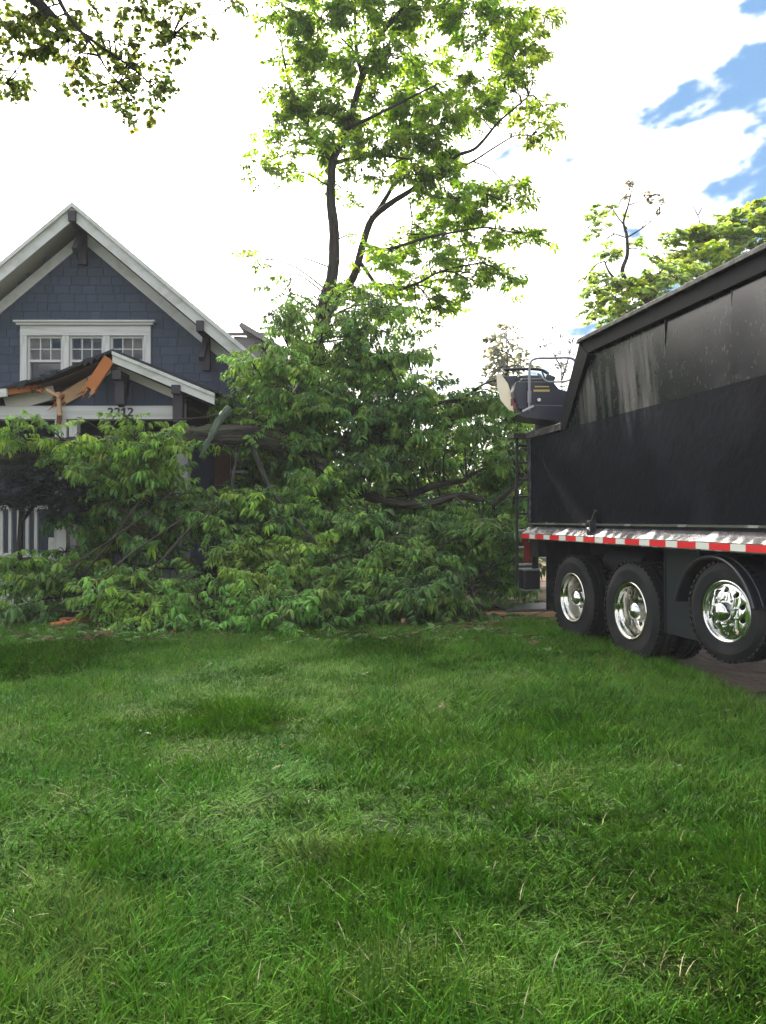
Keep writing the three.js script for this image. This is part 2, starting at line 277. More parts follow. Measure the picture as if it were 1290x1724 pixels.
  const rows = (win, x0, x1, yb, yt, split) => {
    part('sash', join([wf(x0, x0 + 0.045, yb, yt, -0.06, 0.02), wf(x1 - 0.045, x1, yb, yt, -0.06, 0.02), wf(x0 + 0.046, x1 - 0.046, yt - 0.045, yt, -0.06, 0.02), wf(x0 + 0.046, x1 - 0.046, split - 0.025, split + 0.025, -0.07, 0.025), wf(x0 + 0.046, x1 - 0.046, yb, yb + 0.06, -0.06, 0.02)]), M.white, win);
    const a = x0 + 0.046, b = x1 - 0.046, c = split + 0.026, d = yt - 0.046;
    for (const k of [1, 2]) part('muntin', wf(a + (b - a) * k / 3 - 0.009, a + (b - a) * k / 3 + 0.009, c, d, -0.04, 0.01), M.white, win);
    part('muntin', wf(a, b, (c + d) / 2 - 0.009, (c + d) / 2 + 0.009, -0.038, 0.008), M.white, win);
    for (let i = 0; i < 3; i++) for (let j = 0; j < 2; j++) {
      const g = new THREE.PlaneGeometry((b - a) / 3 - 0.004, (d - c) / 2 - 0.004).rotateY(rr(-0.012, 0.012)).rotateX(rr(-0.012, 0.012));
      part('pane', g.translate(a + (b - a) * (i + 0.5) / 3, c + (d - c) * (j + 0.5) / 2, -HZ - 0.02), M.glass, win);
    }
    part('pane', new THREE.PlaneGeometry(b - a, split - 0.03 - yb - 0.06).translate((a + b) / 2, (split - 0.03 + yb + 0.06) / 2, -HZ - 0.045), M.glass, win);
    part('room_blind', boxTo(x0, x1, split - 0.1, yt, -HZ - 0.5, -HZ - 0.48), std([0.09, 0.085, 0.08], 0.9), win);
  };
  const sp = P(0, 608, HZ).y;
  for (const [a, b] of [[win0 + 0.131, m0 - 0.066], [m0 + 0.066, m1 - 0.066], [m1 + 0.066, win1 - 0.131]]) rows(sub('window', house), a, b, winBot - 0.02, winTop - 0.003, sp);
  // lower window and brown door beside it
  const lwin = sub('window', house);
  part('frame', join([wf(lw0 - 0.1, lw0, lwB - 0.1, lwT + 0.1, -0.05, 0.07), wf(lw1, lw1 + 0.1, lwB - 0.1, lwT + 0.1, -0.05, 0.07), wf(lw0 + 0.001, lw1 - 0.001, lwT, lwT + 0.1, -0.05, 0.068), wf(lw0 + 0.001, lw1 - 0.001, lwB - 0.1, lwB, -0.05, 0.068), wf(lw0 + 0.001, lw1 - 0.001, (lwT + lwB) / 2 + 0.1, (lwT + lwB) / 2 + 0.15, -0.04, 0.03)]), M.white, lwin, 'white frame of the lower window');
  part('pane', new THREE.PlaneGeometry(lw1 - lw0, lwT - lwB).translate((lw0 + lw1) / 2, (lwT + lwB) / 2, -HZ - 0.03), M.glass, lwin);
  part('shutter', rbox(0.3, 1.35, 0.05, 0.008, P(376, 780, HZ).x, (lwT + lwB) / 2, -HZ + 0.06), M.brownWood, house, 'brown wooden board beside the lower window');
  const door = sub('door', house);
  part('door_leaf', wf(dr0, dr1, 0.85, 2.9, 0.0, 0.05), M.brownWood, door); part('door_panel', join([wf(dr0 + 0.12, dr1 - 0.12, 1.0, 1.7, 0.05, 0.065), wf(dr0 + 0.12, dr1 - 0.12, 1.85, 2.75, 0.05, 0.065)]), M.brownWood, door);
  // dormer roof farther back at the right
  const dorm = sub('dormer', house), da = P(404, 545, 20.4), db = P(470, 585, 20.4), dl = Math.hypot(db.x - da.x, db.y - da.y);
  part('dormer_roof', join([box(dl, 0.12, 1.9, dl / 2, 0, -0.95).rotateZ(Math.atan2(db.y - da.y, db.x - da.x)).translate(da.x, da.y, -20.4), box(1.5, 0.08, 1.7, 0.75, -0.3, -0.85).rotateX(0.25).translate(da.x - 0.35, da.y + 0.06, -20.5)]), M.roofPale, dorm);
  part('dormer_wall', new THREE.ExtrudeGeometry(new THREE.Shape([[da.x - 0.2, da.y - 0.26], [da.x + 0.4, da.y - 0.3], [db.x, db.y - 0.12], [db.x, db.y - 2.6], [da.x - 0.2, db.y - 2.6]].map((a) => new THREE.Vector2(...a))), { depth: 0.1, bevelEnabled: false }).translate(0, 0, -20.75), M.roofPale, dorm);

  // ---- porch
  const pa = P(190, 592, PZ), pe = P(362, 661, PZ), ps = (pa.y - pe.y) / (pe.x - pa.x), pang = Math.atan(ps);
  const pd = HZ - PZ - 0.05;
  const quad = (pts, th, dz, z) => new THREE.ExtrudeGeometry(new THREE.Shape(pts.map((a) => new THREE.Vector2(...a))), { depth: dz, bevelEnabled: false }).translate(0, 0, z);
  const porchRoof = sub('porch_roof', house);
  const L = pe.x - pa.x;
  part('roof_slope', quad([[pa.x, pa.y + 0.045], [pe.x + 0.06, pe.y + 0.025], [pe.x + 0.06, pe.y - 0.015], [pa.x, pa.y + 0.0]], 0, pd, -HZ + 0.05), M.roofing, porchRoof);
  part('fascia', quad([[pa.x + 0.01, pa.y - 0.003], [pe.x, pe.y - 0.018], [pe.x, pe.y - 0.2], [pa.x + 0.01, pa.y - 0.185]], 0, 0.045, -PZ), M.white, porchRoof);
  part('drip_edge', quad([[pa.x + 0.008, pa.y - 0.004], [pe.x + 0.01, pe.y - 0.019], [pe.x + 0.01, pe.y - 0.075], [pa.x + 0.008, pa.y - 0.06]], 0, 0.03, -PZ + 0.046), M.white, porchRoof);
  part('soffit', quad([[pa.x + 0.02, pa.y - 0.05], [pe.x - 0.02, pe.y - 0.06], [pe.x - 0.02, pe.y - 0.085], [pa.x + 0.02, pa.y - 0.075]], 0, pd - 0.1, -HZ + 0.06), M.soffit, porchRoof);
  // left slope, broken: it sags in the middle
  const l0 = P(190, 592, PZ), l1 = P(140, 612, PZ), l2 = P(88, 634, PZ), l3 = P(0, 657, PZ), l4 = P(-60, 676, PZ);
  const top = [l0, l1, l2, l3, l4];
  const slopeShape = [...top.map((p) => [p.x, p.y + 0.045]), ...top.slice().reverse().map((p) => [p.x, p.y - 0.0])];
  part('roof_slope', quad(slopeShape, 0, pd, -HZ + 0.052), M.roofing, porchRoof, 'sagging black roofing of the broken porch slope');
  const under = [...top.map((p) => [p.x, p.y - 0.012]), ...top.slice().reverse().map((p) => [p.x, p.y - 0.04])];
  part('sheathing', quad(under, 0, pd - 0.2, -HZ + 0.06), M.brownWood, porchRoof, 'bare brown underside of the broken roof');
  const plank = (a, b, w, th, z0, mat, name, label, roll = 0) => {
    const d = Math.hypot(b.x - a.x, b.y - a.y, b.z - a.z), g = rbox(d, w, th, 0.006), m = new THREE.Matrix4();
    const X = b.clone().sub(a).normalize(), Z0 = V3(0, 0, 1), Y = Z0.clone().cross(X).normalize(), Z = X.clone().cross(Y);
    m.makeBasis(X, Y, Z).multiply(new THREE.Matrix4().makeRotationX(roll)); m.setPosition(a.clone().add(b).multiplyScalar(0.5)); g.applyMatrix4(m);
    const p = g.attributes.position; for (let i = 0; i < p.count; i++) if (rnd() < 0.3) p.setXYZ(i, p.getX(i), p.getY(i), p.getZ(i));
    return part(name, g, mat, porchRoof, label);
  };
  plank(P(152, 654, PZ + 0.06), P(185, 604, PZ + 0.02), 0.19, 0.05, 0, M.rawWood, 'broken_board', 'snapped orange board hanging at the porch peak');
  plank(P(102, 674, PZ + 0.3), P(166, 640, PZ + 0.5), 0.2, 0.04, 0, M.paleWood, 'broken_board', 'tan splintered rafter under the broken porch roof');
  plank(P(86, 668, PZ + 0.45), P(150, 634, PZ + 1.2), 0.14, 0.04, 0, M.brownWood, 'broken_board');
  plank(P(8, 660, PZ + 0.05), P(62, 652, PZ + 0.2), 0.12, 0.04, 0, M.rawWood, 'broken_board', 'torn orange fascia board at the left of the porch');
  plank(P(-20, 664, PZ - 0.02), P(12, 661, PZ - 0.02), 0.13, 0.05, 0, M.white, 'fascia_stub', 'white stub of fascia left at the porch corner');
  plank(P(10, 682, PZ + 0.35), P(92, 660, PZ + 0.4), 0.24, 0.05, 0, M.soffit, 'frieze_piece');
  plank(P(78, 655, PZ + 0.1), P(100, 668, PZ + 0.15), 0.05, 0.05, 0, M.paleWood, 'splinter'); plank(P(98, 660, PZ + 0.2), P(101, 700, PZ + 0.2), 0.06, 0.05, 0, M.paleWood, 'splinter');
  plank(P(101, 690, PZ + 0.24), P(99, 716, PZ + 0.24), 0.07, 0.05, 0, M.redWood, 'splinter');
  plank(P(110, 664, PZ + 0.4), P(178, 627, PZ + 0.75), 0.16, 0.04, 0, M.brownWood, 'rafter'); plank(P(40, 668, PZ + 1.1), P(150, 628, PZ + 1.2), 0.14, 0.05, 0, M.brownWood, 'rafter'); plank(P(20, 672, PZ + 1.8), P(150, 634, PZ + 1.9), 0.14, 0.05, 0, M.brownWood, 'rafter');
  const shard = (px, py, z, dx, dy, len, mat) => { const a = P(px, py, z), m = a.clone().add(V3(dx * len * 0.5 + gs() * 0.02, dy * len * 0.5, gs() * 0.03)), e = a.clone().add(V3(dx * len, dy * len, gs() * 0.08)); part('splinter', tubeGeo([a, m, e], rr(0.012, 0.03), 0.002, 5, 4, 0.5), mat, porchRoof); };
  for (let i = 0; i < 9; i++) shard(154 + rr(-10, 10), 655 + rr(-6, 6), PZ + 0.05, -0.6 + gs() * 0.3, -0.8, rr(0.08, 0.24), i % 2 ? M.rawWood : M.paleWood);
  for (let i = 0; i < 10; i++) shard(100 + rr(-8, 10), 668 + rr(-8, 10), PZ + 0.28, -0.5 + gs() * 0.5, -0.7 + gs() * 0.4, rr(0.1, 0.3), [M.paleWood, M.rawWood, M.redWood][i % 3]);
  for (let i = 0; i < 9; i++) shard(60 + rr(-12, 8), 652 + rr(-4, 8), PZ + 0.12, 0.7, -0.15 + gs() * 0.4, rr(0.1, 0.3), i % 2 ? M.rawWood : M.brownWood);
  for (let i = 0; i < 12; i++) { const t = rr(0.05, 0.95), a = top[0].clone().lerp(top[3], t); part('torn_roofing', quad([[a.x, a.y + 0.03], [a.x + rr(0.06, 0.16), a.y + 0.03 + 0.02], [a.x + rr(0.03, 0.1), a.y - rr(0.02, 0.1)]], 0, 0.012, -PZ + rr(0.004, 0.03)), M.roofing, porchRoof); }
  // gable wall, inner rake boards, beam and its number
  const gz = 13.42, gA = P(192, 612, gz), gR = P(300, 668, gz), gB = P(0, 686, gz).y;
  part('porch_gable', quad([[gA.x, gA.y], [gR.x, P(0, 652, gz).y], [gR.x, gB], [P(96, 0, gz).x, gB], [P(96, 0, gz).x, P(0, 666, gz).y]], 0, 0.1, -gz - 0.1), tones[1], house, 'grey blue shingled gable of the porch');
  const gy = (x) => gA.y - 0.16 - Math.abs(x - gA.x) * 0.42;
  const gs_ = []; for (let j = 0; j < 5; j++) for (let x = P(100, 0, gz).x; x < gR.x - 0.1; x += 0.21) { const y = gB + j * 0.13, w = 0.2; if (y + 0.12 < gy(x + 0.1)) gs_.push(box(w, 0.15, 0.012).rotateX(-0.06).translate(x + 0.1, y + 0.07, -gz + 0.014)); }
  part('porch_gable_shingles', join(gs_), tones[0], house).userData.kind = 'stuff';
  plank(P(196, 622, gz - 0.04), P(300, 667, gz - 0.04), 0.13, 0.03, 0, M.soffit, 'rake_board'); plank(P(186, 622, gz - 0.04), P(150, 641, gz - 0.04), 0.13, 0.03, 0, M.soffit, 'rake_board'); plank(P(150, 643, gz - 0.06), P(102, 672, gz - 0.06), 0.16, 0.03, 0, M.paleWood, 'rake_board', 'bare tan rake board where paint split off');
  const bz = 13.3, bT = P(0, 683, bz).y, bB = P(0, 706, bz).y, bX1 = P(293, 0, bz).x;
  part('porch_beam', rbox(bX1 + 8.6, bT - bB, 0.22, 0.012, (bX1 - 8.6) / 2, (bT + bB) / 2, -bz - 0.11), M.white, house, 'white porch beam carrying the house number');
  const font = await new FontLoader().loadAsync('fonts/droid/droid_sans_bold.typeface.json');
  '2212'.split('').forEach((ch, i) => {
    const p = P(180.5 + i * 11.2, 702, bz), g = new TextGeometry(ch, { font, size: 0.145, depth: 0.012, curveSegments: 5 }); g.translate(p.x, p.y + 0.008, -bz + 0.002);
    part('house_number', g, M.black, house);
  });
  for (const [px, y0, y1, pz] of [[199, 625, 679, PZ], [298, 649, 709, PZ]]) {
    const b = sub('bracket', house), a = P(px, y0, pz), c = P(px, y1, pz);
    part('beam_end', boxTo(a.x - 0.07, a.x + 0.07, a.y - 0.14, a.y, -gz, -pz + 0.08), M.bracket, b); part('drop_post', boxTo(a.x - 0.075, a.x + 0.075, c.y, a.y - 0.142, -pz - 0.2, -pz - 0.06), M.bracket, b);
    part('brace', box(0.09, 0.1, 0.5).rotateX(0.8).translate(a.x, a.y - 0.35, -pz - 0.3), M.bracket, b);
  }
  part('beam_block', boxTo(P(305, 0, bz).x, P(312, 0, bz).x, P(0, 708, bz).y, P(0, 678, bz).y, -bz - 0.15, -bz), M.white, house);
  const deck = 0.72;
  // posts: the right one snapped with a jagged head
  const r0 = P(297, 0, bz).x, r1 = P(318, 0, bz).x, rt = P(0, 757, bz).y;
  part('porch_post', quad([[r0, deck], [r1, deck], [r1, rt + 0.02], [r1 - 0.04, rt + 0.04], [r1 - 0.07, rt - 0.05], [r0 + 0.09, rt - 0.02], [r0 + 0.05, rt - 0.07], [r0 + 0.02, rt - 0.01], [r0, rt - 0.06]], 0, 0.2, -bz - 0.2), M.white, house, 'snapped white porch post with jagged top');
  const q0 = P(95, 0, bz).x, q1 = P(114, 0, bz).x; part('porch_post', boxTo(q0, q1, deck, bB - 0.002, -bz - 0.2, -bz - 0.01), M.white, house, 'left white porch post behind the trunk');
  part('porch_post', boxTo(P(118, 0, bz).x, P(131, 0, bz).x, deck, bB - 0.002, -bz - 0.19, -bz - 0.03), M.white, house);
  // ceiling, deck, skirt, balustrade
  part('porch_ceiling', boxTo(-8.6, bX1 + 0.3, bT - 0.05, bT, -HZ + 0.06, -bz - 0.222), M.porchDark, house);
  part('porch_deck', boxTo(-8.6, bX1 + 0.7, deck - 0.08, deck, -HZ + 0.05, -bz + 0.12), M.porchDark, house);
  for (let i = 0; i < 16; i++) part('skirt_board', boxTo(-8.6 + i * 0.34, -8.6 + i * 0.34 + 0.325, -0.1, deck - 0.085, -bz - 0.06, -bz + rr(0.01, 0.02)), M.white, house);
  const bal = sub('balustrade', house), br = P(0, 857, bz).y, bb = P(0, 931, bz).y, bx1 = P(82, 0, bz).x;
  part('top_rail', boxTo(-8.6, bx1, br, br + 0.07, -bz - 0.05, -bz + 0.06), M.white, bal); part('bottom_rail', boxTo(-8.6, bx1, bb - 0.07, bb, -bz - 0.03, -bz + 0.04), M.white, bal);
  for (let x = P(65, 0, bz).x; x > -8.5; x -= 0.142) part('baluster', boxTo(x - 0.025, x + 0.025, bb, br, -bz - 0.02, -bz + 0.03), M.white, bal);
  part('stair_wall', quad([[P(82, 0, 13).x, 0.02], [P(130, 0, 13).x, 0.02], [P(122, 0, 13).x, P(0, 945, 13).y], [P(104, 0, 13).x, P(0, 908, 13).y], [P(84, 0, 13).x, P(0, 905, 13).y]], 0, 0.12, -13.15), M.white, house, 'white slanted wall beside the porch steps');
  part('newel_post', join([boxTo(P(96, 0, 13).x, P(116, 0, 13).x, 0.02, P(0, 862, 13).y, -13.13, -12.97), rbox(0.26, 0.06, 0.22, 0.02, P(106, 0, 13).x, P(0, 859, 13).y, -13.05)]), M.white, house);
  for (let i = 0; i < 4; i++) part('porch_step', boxTo(P(135, 0, 13).x, P(260, 0, 13).x, i * 0.17, i * 0.17 + 0.165, -bz - 0.02 - i * 0.002, -bz + 1.2 - i * 0.3), M.porchDark, house);
}

// ------------------------------------------------------------------ truck
{
  const T = thing('dump_truck', 'black high sided debris hauling truck parked on the dirt drive', 'truck', [2.0, 0, -11.05], 11 * Math.PI / 180);
  const toSide = new THREE.Matrix4().makeBasis(V3(0, 0, 1), V3(0, 1, 0), V3(-1, 0, 0));
  const side = (pts, th, x = 0, bev = 0) => new THREE.ExtrudeGeometry(new THREE.Shape(pts.map((a) => new THREE.Vector2(...a))), { depth: th, bevelEnabled: bev > 0, bevelSize: bev, bevelThickness: bev, bevelSegments: 1 }).applyMatrix4(toSide).translate(x, 0, 0);
  const ZE = 8.2, W = 2.45, yB = 1.41, yS = 2.61, yT = 3.5, zS = 1.1, zT = 1.68, yL = 2.565;
  const slant = (y) => zS + (zT - zS) * (y - yS) / (yT - yS);
  const noise2 = (u, v, k) => fbm(u * 8, v * 8, k, 5, 8);
  // paint: black, with dust run down in streaks where the photograph shows it
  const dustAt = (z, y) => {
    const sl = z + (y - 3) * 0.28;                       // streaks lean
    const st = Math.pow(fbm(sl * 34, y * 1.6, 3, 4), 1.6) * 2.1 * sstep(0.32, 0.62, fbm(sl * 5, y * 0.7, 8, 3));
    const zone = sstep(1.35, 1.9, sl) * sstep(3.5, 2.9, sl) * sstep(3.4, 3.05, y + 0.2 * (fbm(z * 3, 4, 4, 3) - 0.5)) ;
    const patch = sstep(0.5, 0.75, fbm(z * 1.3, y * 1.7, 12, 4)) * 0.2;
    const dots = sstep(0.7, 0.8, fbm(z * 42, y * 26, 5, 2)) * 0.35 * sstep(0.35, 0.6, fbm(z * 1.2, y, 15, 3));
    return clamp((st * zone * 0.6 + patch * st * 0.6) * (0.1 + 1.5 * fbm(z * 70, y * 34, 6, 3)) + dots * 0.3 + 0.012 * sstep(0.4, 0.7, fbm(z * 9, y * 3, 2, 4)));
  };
  const SX = 8.2, SY = 4;
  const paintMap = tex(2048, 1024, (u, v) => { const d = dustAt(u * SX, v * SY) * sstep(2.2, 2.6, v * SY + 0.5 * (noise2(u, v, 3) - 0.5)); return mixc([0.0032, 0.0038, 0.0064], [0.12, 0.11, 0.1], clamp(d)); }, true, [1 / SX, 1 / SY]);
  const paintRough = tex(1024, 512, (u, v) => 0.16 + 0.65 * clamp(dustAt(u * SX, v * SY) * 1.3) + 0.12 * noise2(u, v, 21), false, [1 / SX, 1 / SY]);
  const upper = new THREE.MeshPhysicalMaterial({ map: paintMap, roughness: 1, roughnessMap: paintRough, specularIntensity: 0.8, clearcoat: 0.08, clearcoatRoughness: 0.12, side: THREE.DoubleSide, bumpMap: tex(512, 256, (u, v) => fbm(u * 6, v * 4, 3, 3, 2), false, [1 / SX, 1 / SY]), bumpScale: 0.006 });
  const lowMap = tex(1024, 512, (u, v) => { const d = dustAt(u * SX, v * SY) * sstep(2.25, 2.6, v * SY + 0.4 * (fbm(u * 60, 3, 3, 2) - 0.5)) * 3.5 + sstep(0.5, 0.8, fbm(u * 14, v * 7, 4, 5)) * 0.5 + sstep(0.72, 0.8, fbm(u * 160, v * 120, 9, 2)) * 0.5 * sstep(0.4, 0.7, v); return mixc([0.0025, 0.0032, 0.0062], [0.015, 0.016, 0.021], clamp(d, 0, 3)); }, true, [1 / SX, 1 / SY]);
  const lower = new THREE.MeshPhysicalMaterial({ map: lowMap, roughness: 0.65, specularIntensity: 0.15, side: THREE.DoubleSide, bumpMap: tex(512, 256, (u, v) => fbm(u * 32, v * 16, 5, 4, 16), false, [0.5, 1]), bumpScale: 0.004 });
  const railPaint = std([1, 1, 1], 0.5, { map: tex(512, 256, (u, v) => mixc([0.014, 0.014, 0.017], [0.14, 0.12, 0.1], sstep(0.45, 0.75, fbm(u * 20, v * 20, 5, 5, 20)) * 0.8)), bumpMap: speck, bumpScale: 0.004 });

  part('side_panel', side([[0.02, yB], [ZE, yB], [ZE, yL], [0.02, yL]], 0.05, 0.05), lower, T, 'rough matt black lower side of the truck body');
  // upper side: three sheets leaning inward by slightly different amounts, meeting at seams
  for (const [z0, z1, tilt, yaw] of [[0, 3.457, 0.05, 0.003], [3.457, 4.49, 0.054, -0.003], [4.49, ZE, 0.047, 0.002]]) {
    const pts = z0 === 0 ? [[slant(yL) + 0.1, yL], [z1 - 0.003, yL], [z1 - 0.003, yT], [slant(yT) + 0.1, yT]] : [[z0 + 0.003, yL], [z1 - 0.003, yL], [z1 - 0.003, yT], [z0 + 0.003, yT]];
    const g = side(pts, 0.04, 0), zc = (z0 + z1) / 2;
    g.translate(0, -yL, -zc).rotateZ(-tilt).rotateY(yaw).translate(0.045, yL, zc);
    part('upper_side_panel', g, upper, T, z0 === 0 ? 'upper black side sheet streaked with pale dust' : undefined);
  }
  for (const z of [3.457, 4.49]) part('panel_seam', side([[z - 0.004, yL + 0.02], [z + 0.004, yL + 0.02], [z + 0.004, yT - 0.14], [z - 0.004, yT - 0.14]], 0.03, 0.062), railPaint, T);
  // frame round the side: top rail, slanted rear post, step rail, corner post
  part('top_rail', side([[zT, yT - 0.13], [ZE, yT - 0.13], [ZE, yT + 0.012], [zT + 0.02, yT + 0.012]], 0.11, 0.11, 0.006), M.frame, T, 'black rim rail along the top');
  part('rail_lip', side([[zT - 0.02, yT + 0.019], [ZE, yT + 0.019], [ZE, yT + 0.055], [zT + 0.02, yT + 0.055]], 0.2, 0.15, 0.006), railPaint, T, 'dusty lip on the rim rail');
  part('slanted_post', side([[zS - 0.06, yS + 0.02], [zS + 0.16, yS - 0.06], [zT + 0.2, yT - 0.15], [zT - 0.02, yT + 0.012]], 0.12, 0.11, 0.006), M.frame, T);
  part('step_rail', join([side([[0, yS - 0.05], [zS + 0.06, yS - 0.05], [zS + 0.06, yS + 0.03], [0, yS + 0.03]], 0.16, 0.13, 0.006), boxTo(0.131, W - 0.02, yS - 0.02, yS + 0.028, 0.02, zS - 0.07)]), railPaint, T);
  part('corner_post', side([[0, yB - 0.02], [0.09, yB - 0.02], [0.09, yS - 0.055], [0, yS - 0.055]], 0.13, 0.12, 0.006), railPaint, T);
  part('rear_wall', boxTo(0.125, W - 0.06, yB, yS - 0.025, 0.01, 0.06), lower, T);
  part('far_side_panel', join([side([[0.0, yB], [ZE, yB], [ZE, yS], [0.0, yS]], 0.06, W), side([[zS, yS + 0.001], [ZE, yS + 0.001], [ZE, yT], [zT, yT]], 0.06, W)]), lower, T);
  part('front_wall', boxTo(0.07, W - 0.07, yB, yT - 0.02, ZE - 0.05, ZE - 0.002), lower, T);
  { const g = box(W - 0.25, 0.05, Math.hypot(yT - yS, zT - zS)).rotateX(-Math.atan2(yT - yS, zT - zS)).translate(W / 2, (yS + yT) / 2, (zS + zT) / 2 + 0.06); part('rear_bulkhead', g, lower, T); }
  part('floor', boxTo(0.08, W - 0.1, yB - 0.06, yB - 0.005, 0.06, ZE - 0.06), M.chassis, T);
  part('tarp_load', new THREE.PlaneGeometry(W - 0.3, ZE - 2.2, 12, 30).rotateX(-Math.PI / 2).translate(W / 2, 3.0, (ZE + 2.0) / 2), M.chassis, T);
  // bottom rail: ledge, sloped bright strip and conspicuity tape
  part('ledge', side([[0.04, yB - 0.025], [ZE, yB - 0.025], [ZE, yB - 0.004], [0.04, yB - 0.004]], 0.09, 0.055), M.railMetal, T);
  part('shadow_channel', side([[0.05, yB - 0.06], [ZE, yB - 0.06], [ZE, yB - 0.027], [0.05, yB - 0.027]], 0.06, 0.09), M.chassis, T);
  { // sloped apron: from (x 0.0, y 1.36) out to (x -0.09, y 1.262)
    const sh = new THREE.Shape([[0.0, 1.352], [-0.095, 1.264], [-0.095, 1.19], [-0.06, 1.19], [-0.06, 1.24], [0.08, 1.352]].map((a) => new THREE.Vector2(...a)));
    part('bottom_rail', new THREE.ExtrudeGeometry(sh, { depth: ZE + 0.02, bevelEnabled: false }).translate(0, 0, -0.02), M.railMetal, T, 'bright sloped metal rail along the bottom of the body');
    part('rail_end', boxTo(-0.093, 0.05, 1.19, 1.262, -0.045, -0.021), M.railMetal, T);
  }
  for (let z = 0.0, k = 0; z < ZE - 0.3; k++) { const l = k % 2 ? 0.195 : 0.29; part('reflective_strip', boxTo(-0.099, -0.0953, 1.2, 1.256, z, z + l - 0.002), k % 2 ? M.tapeWhite : M.tapeRed, T); z += l; }
  part('latch', join([rbox(0.08, 0.16, 0.1, 0.01, -0.05, 1.36, 2.05), rbox(0.03, 0.2, 0.035, 0.006).rotateX(0.7).translate(-0.05, 1.475, 2.1), cyl(0.02, 0.02, 0.12, 10).rotateZ(Math.PI / 2).translate(-0.06, 1.39, 2.05)]), M.chassis, T, 'black latch handle on the bottom rail');
  part('latch_knob', new THREE.SphereGeometry(0.024, 14, 10).translate(-0.11, 1.345, 2.1), M.chrome, T);
  // chassis
  for (const x of [0.75, 1.7]) part('frame_beam', boxTo(x - 0.05, x + 0.05, 0.85, 1.3, 0.1, ZE), M.chassis, T);
  for (let z = 0.2; z < ZE; z += 0.9) part('cross_member', boxTo(0.06, W - 0.1, 1.19, 1.33, z, z + 0.09), M.chassis, T);
  for (const [z, y] of [[1.41, 0.51], [2.82, 0.51], [4.41, 0.685]]) part('axle', join([cyl(0.08, 0.08, 2.0, 12).rotateZ(Math.PI / 2).translate(1.22, y, z), new THREE.SphereGeometry(0.2, 14, 10).translate(1.22, y, z)]), M.chassis, T);
  part('bumper_box', boxTo(0.02, W - 0.1, 0.95, 1.19, 0.02, 0.3), M.chassis, T);
  const flap = (z, x0, x1, y0, y1) => part('mud_flap', rbox(x1 - x0, y1 - y0, 0.02, 0.006, (x0 + x1) / 2, (y0 + y1) / 2, z), M.rubber, T);
  flap(0.62, 0.0, 0.62, 0.28, 1.15);
  part('side_shield', side([[3.36, 0.36], [3.9, 0.36], [3.9, 1.17], [3.36, 1.17]], 0.02, 0.12, 0.004), M.fender, T, 'flat black panel between the wheels');
  part('shield_edge', side([[3.345, 0.36], [3.362, 0.36], [3.362, 1.17], [3.345, 1.17]], 0.05, 0.13), M.fender, T);
  part('air_tank', cyl(0.14, 0.14, 0.9, 18).rotateX(Math.PI / 2).translate(0.42, 0.98, 2.1), M.chassis, T);
  part('tool_box', rbox(0.5, 0.5, 1.2, 0.02, 0.5, 0.9, 6.2), M.chassis, T);
  part('tail_light', join([boxTo(-0.06, 0.04, 0.86, 1.14, -0.03, -0.005).translate(0, 0, 0)]), M.redLens, T, 'red tail light at the rear corner'); part('tail_light', rbox(0.1, 0.1, 0.03, 0.008, -0.03, 1.19, -0.065), M.redLens, T);

  // wheels: axis along local x, outer face toward -x
  const lathe = (pts, n = 48) => new THREE.LatheGeometry(pts.map((a) => new THREE.Vector2(...a)), n).rotateZ(Math.PI / 2);   // (radius, y): y becomes -x
  function tyreGeo(R, w, rim) {
    const h = w / 2, g = [lathe([[rim, -h * 0.82], [rim + 0.02, -h * 0.95], [rim + (R - rim) * 0.5, -h], [R - 0.05, -h * 0.93], [R - 0.018, -h * 0.83], [R - 0.004, -h * 0.7], [R - 0.004, -h * 0.3], [R - 0.018, -h * 0.28], [R - 0.018, -h * 0.22], [R - 0.004, -h * 0.2], [R - 0.004, h * 0.2], [R - 0.018, h * 0.22], [R - 0.018, h * 0.28], [R - 0.004, h * 0.3], [R - 0.004, h * 0.7], [R - 0.018, h * 0.83], [R - 0.05, h * 0.93], [rim + (R - rim) * 0.62, h * 0.992], [rim + (R - rim) * 0.6, h * 1.01], [rim + (R - rim) * 0.5, h], [rim + 0.03, h * 0.97], [rim + 0.02, h * 0.95], [rim, h * 0.82]], 72)];
    for (let k = 0; k < 46; k++) for (const s of [-1, 1]) g.push(box(w * 0.2, 0.02, R * 0.075).translate(s * h * 0.72, R - 0.006, 0).rotateX((k + (s > 0 ? 0.5 : 0)) / 46 * Math.PI * 2));
    return join(g);
  }
  const tyreBig = tyreGeo(0.51, 0.27, 0.285), tyreSmall = tyreGeo(0.425, 0.25, 0.25);
  function discGeo(r, holes, hr, ho, x, cup = 0) {
    const s = new THREE.Shape(); s.absarc(0, 0, r, 0, Math.PI * 2); const c = new THREE.Path(); c.absarc(0, 0, 0.085, 0, Math.PI * 2, true); s.holes.push(c);
    for (let k = 0; k < holes; k++) { const h = new THREE.Path(), a = k / holes * 6.2832; h.absarc(Math.cos(a) * ho, Math.sin(a) * ho, hr, 0, Math.PI * 2, true); s.holes.push(h); }
    const g = new THREE.ExtrudeGeometry(s, { depth: 0.012, bevelEnabled: true, bevelSize: 0.005, bevelThickness: 0.006, bevelSegments: 2, curveSegments: 14 });
    const p = g.attributes.position; for (let i = 0; i < p.count; i++) { const q = Math.hypot(p.getX(i), p.getY(i)) / r; p.setZ(i, p.getZ(i) + cup * (1 - sstep(0.55, 1.0, q))); }
    g.computeVertexNormals();
    return toCreasedNormals(g.rotateY(-Math.PI / 2), 0.7).translate(x, 0, 0);
  }
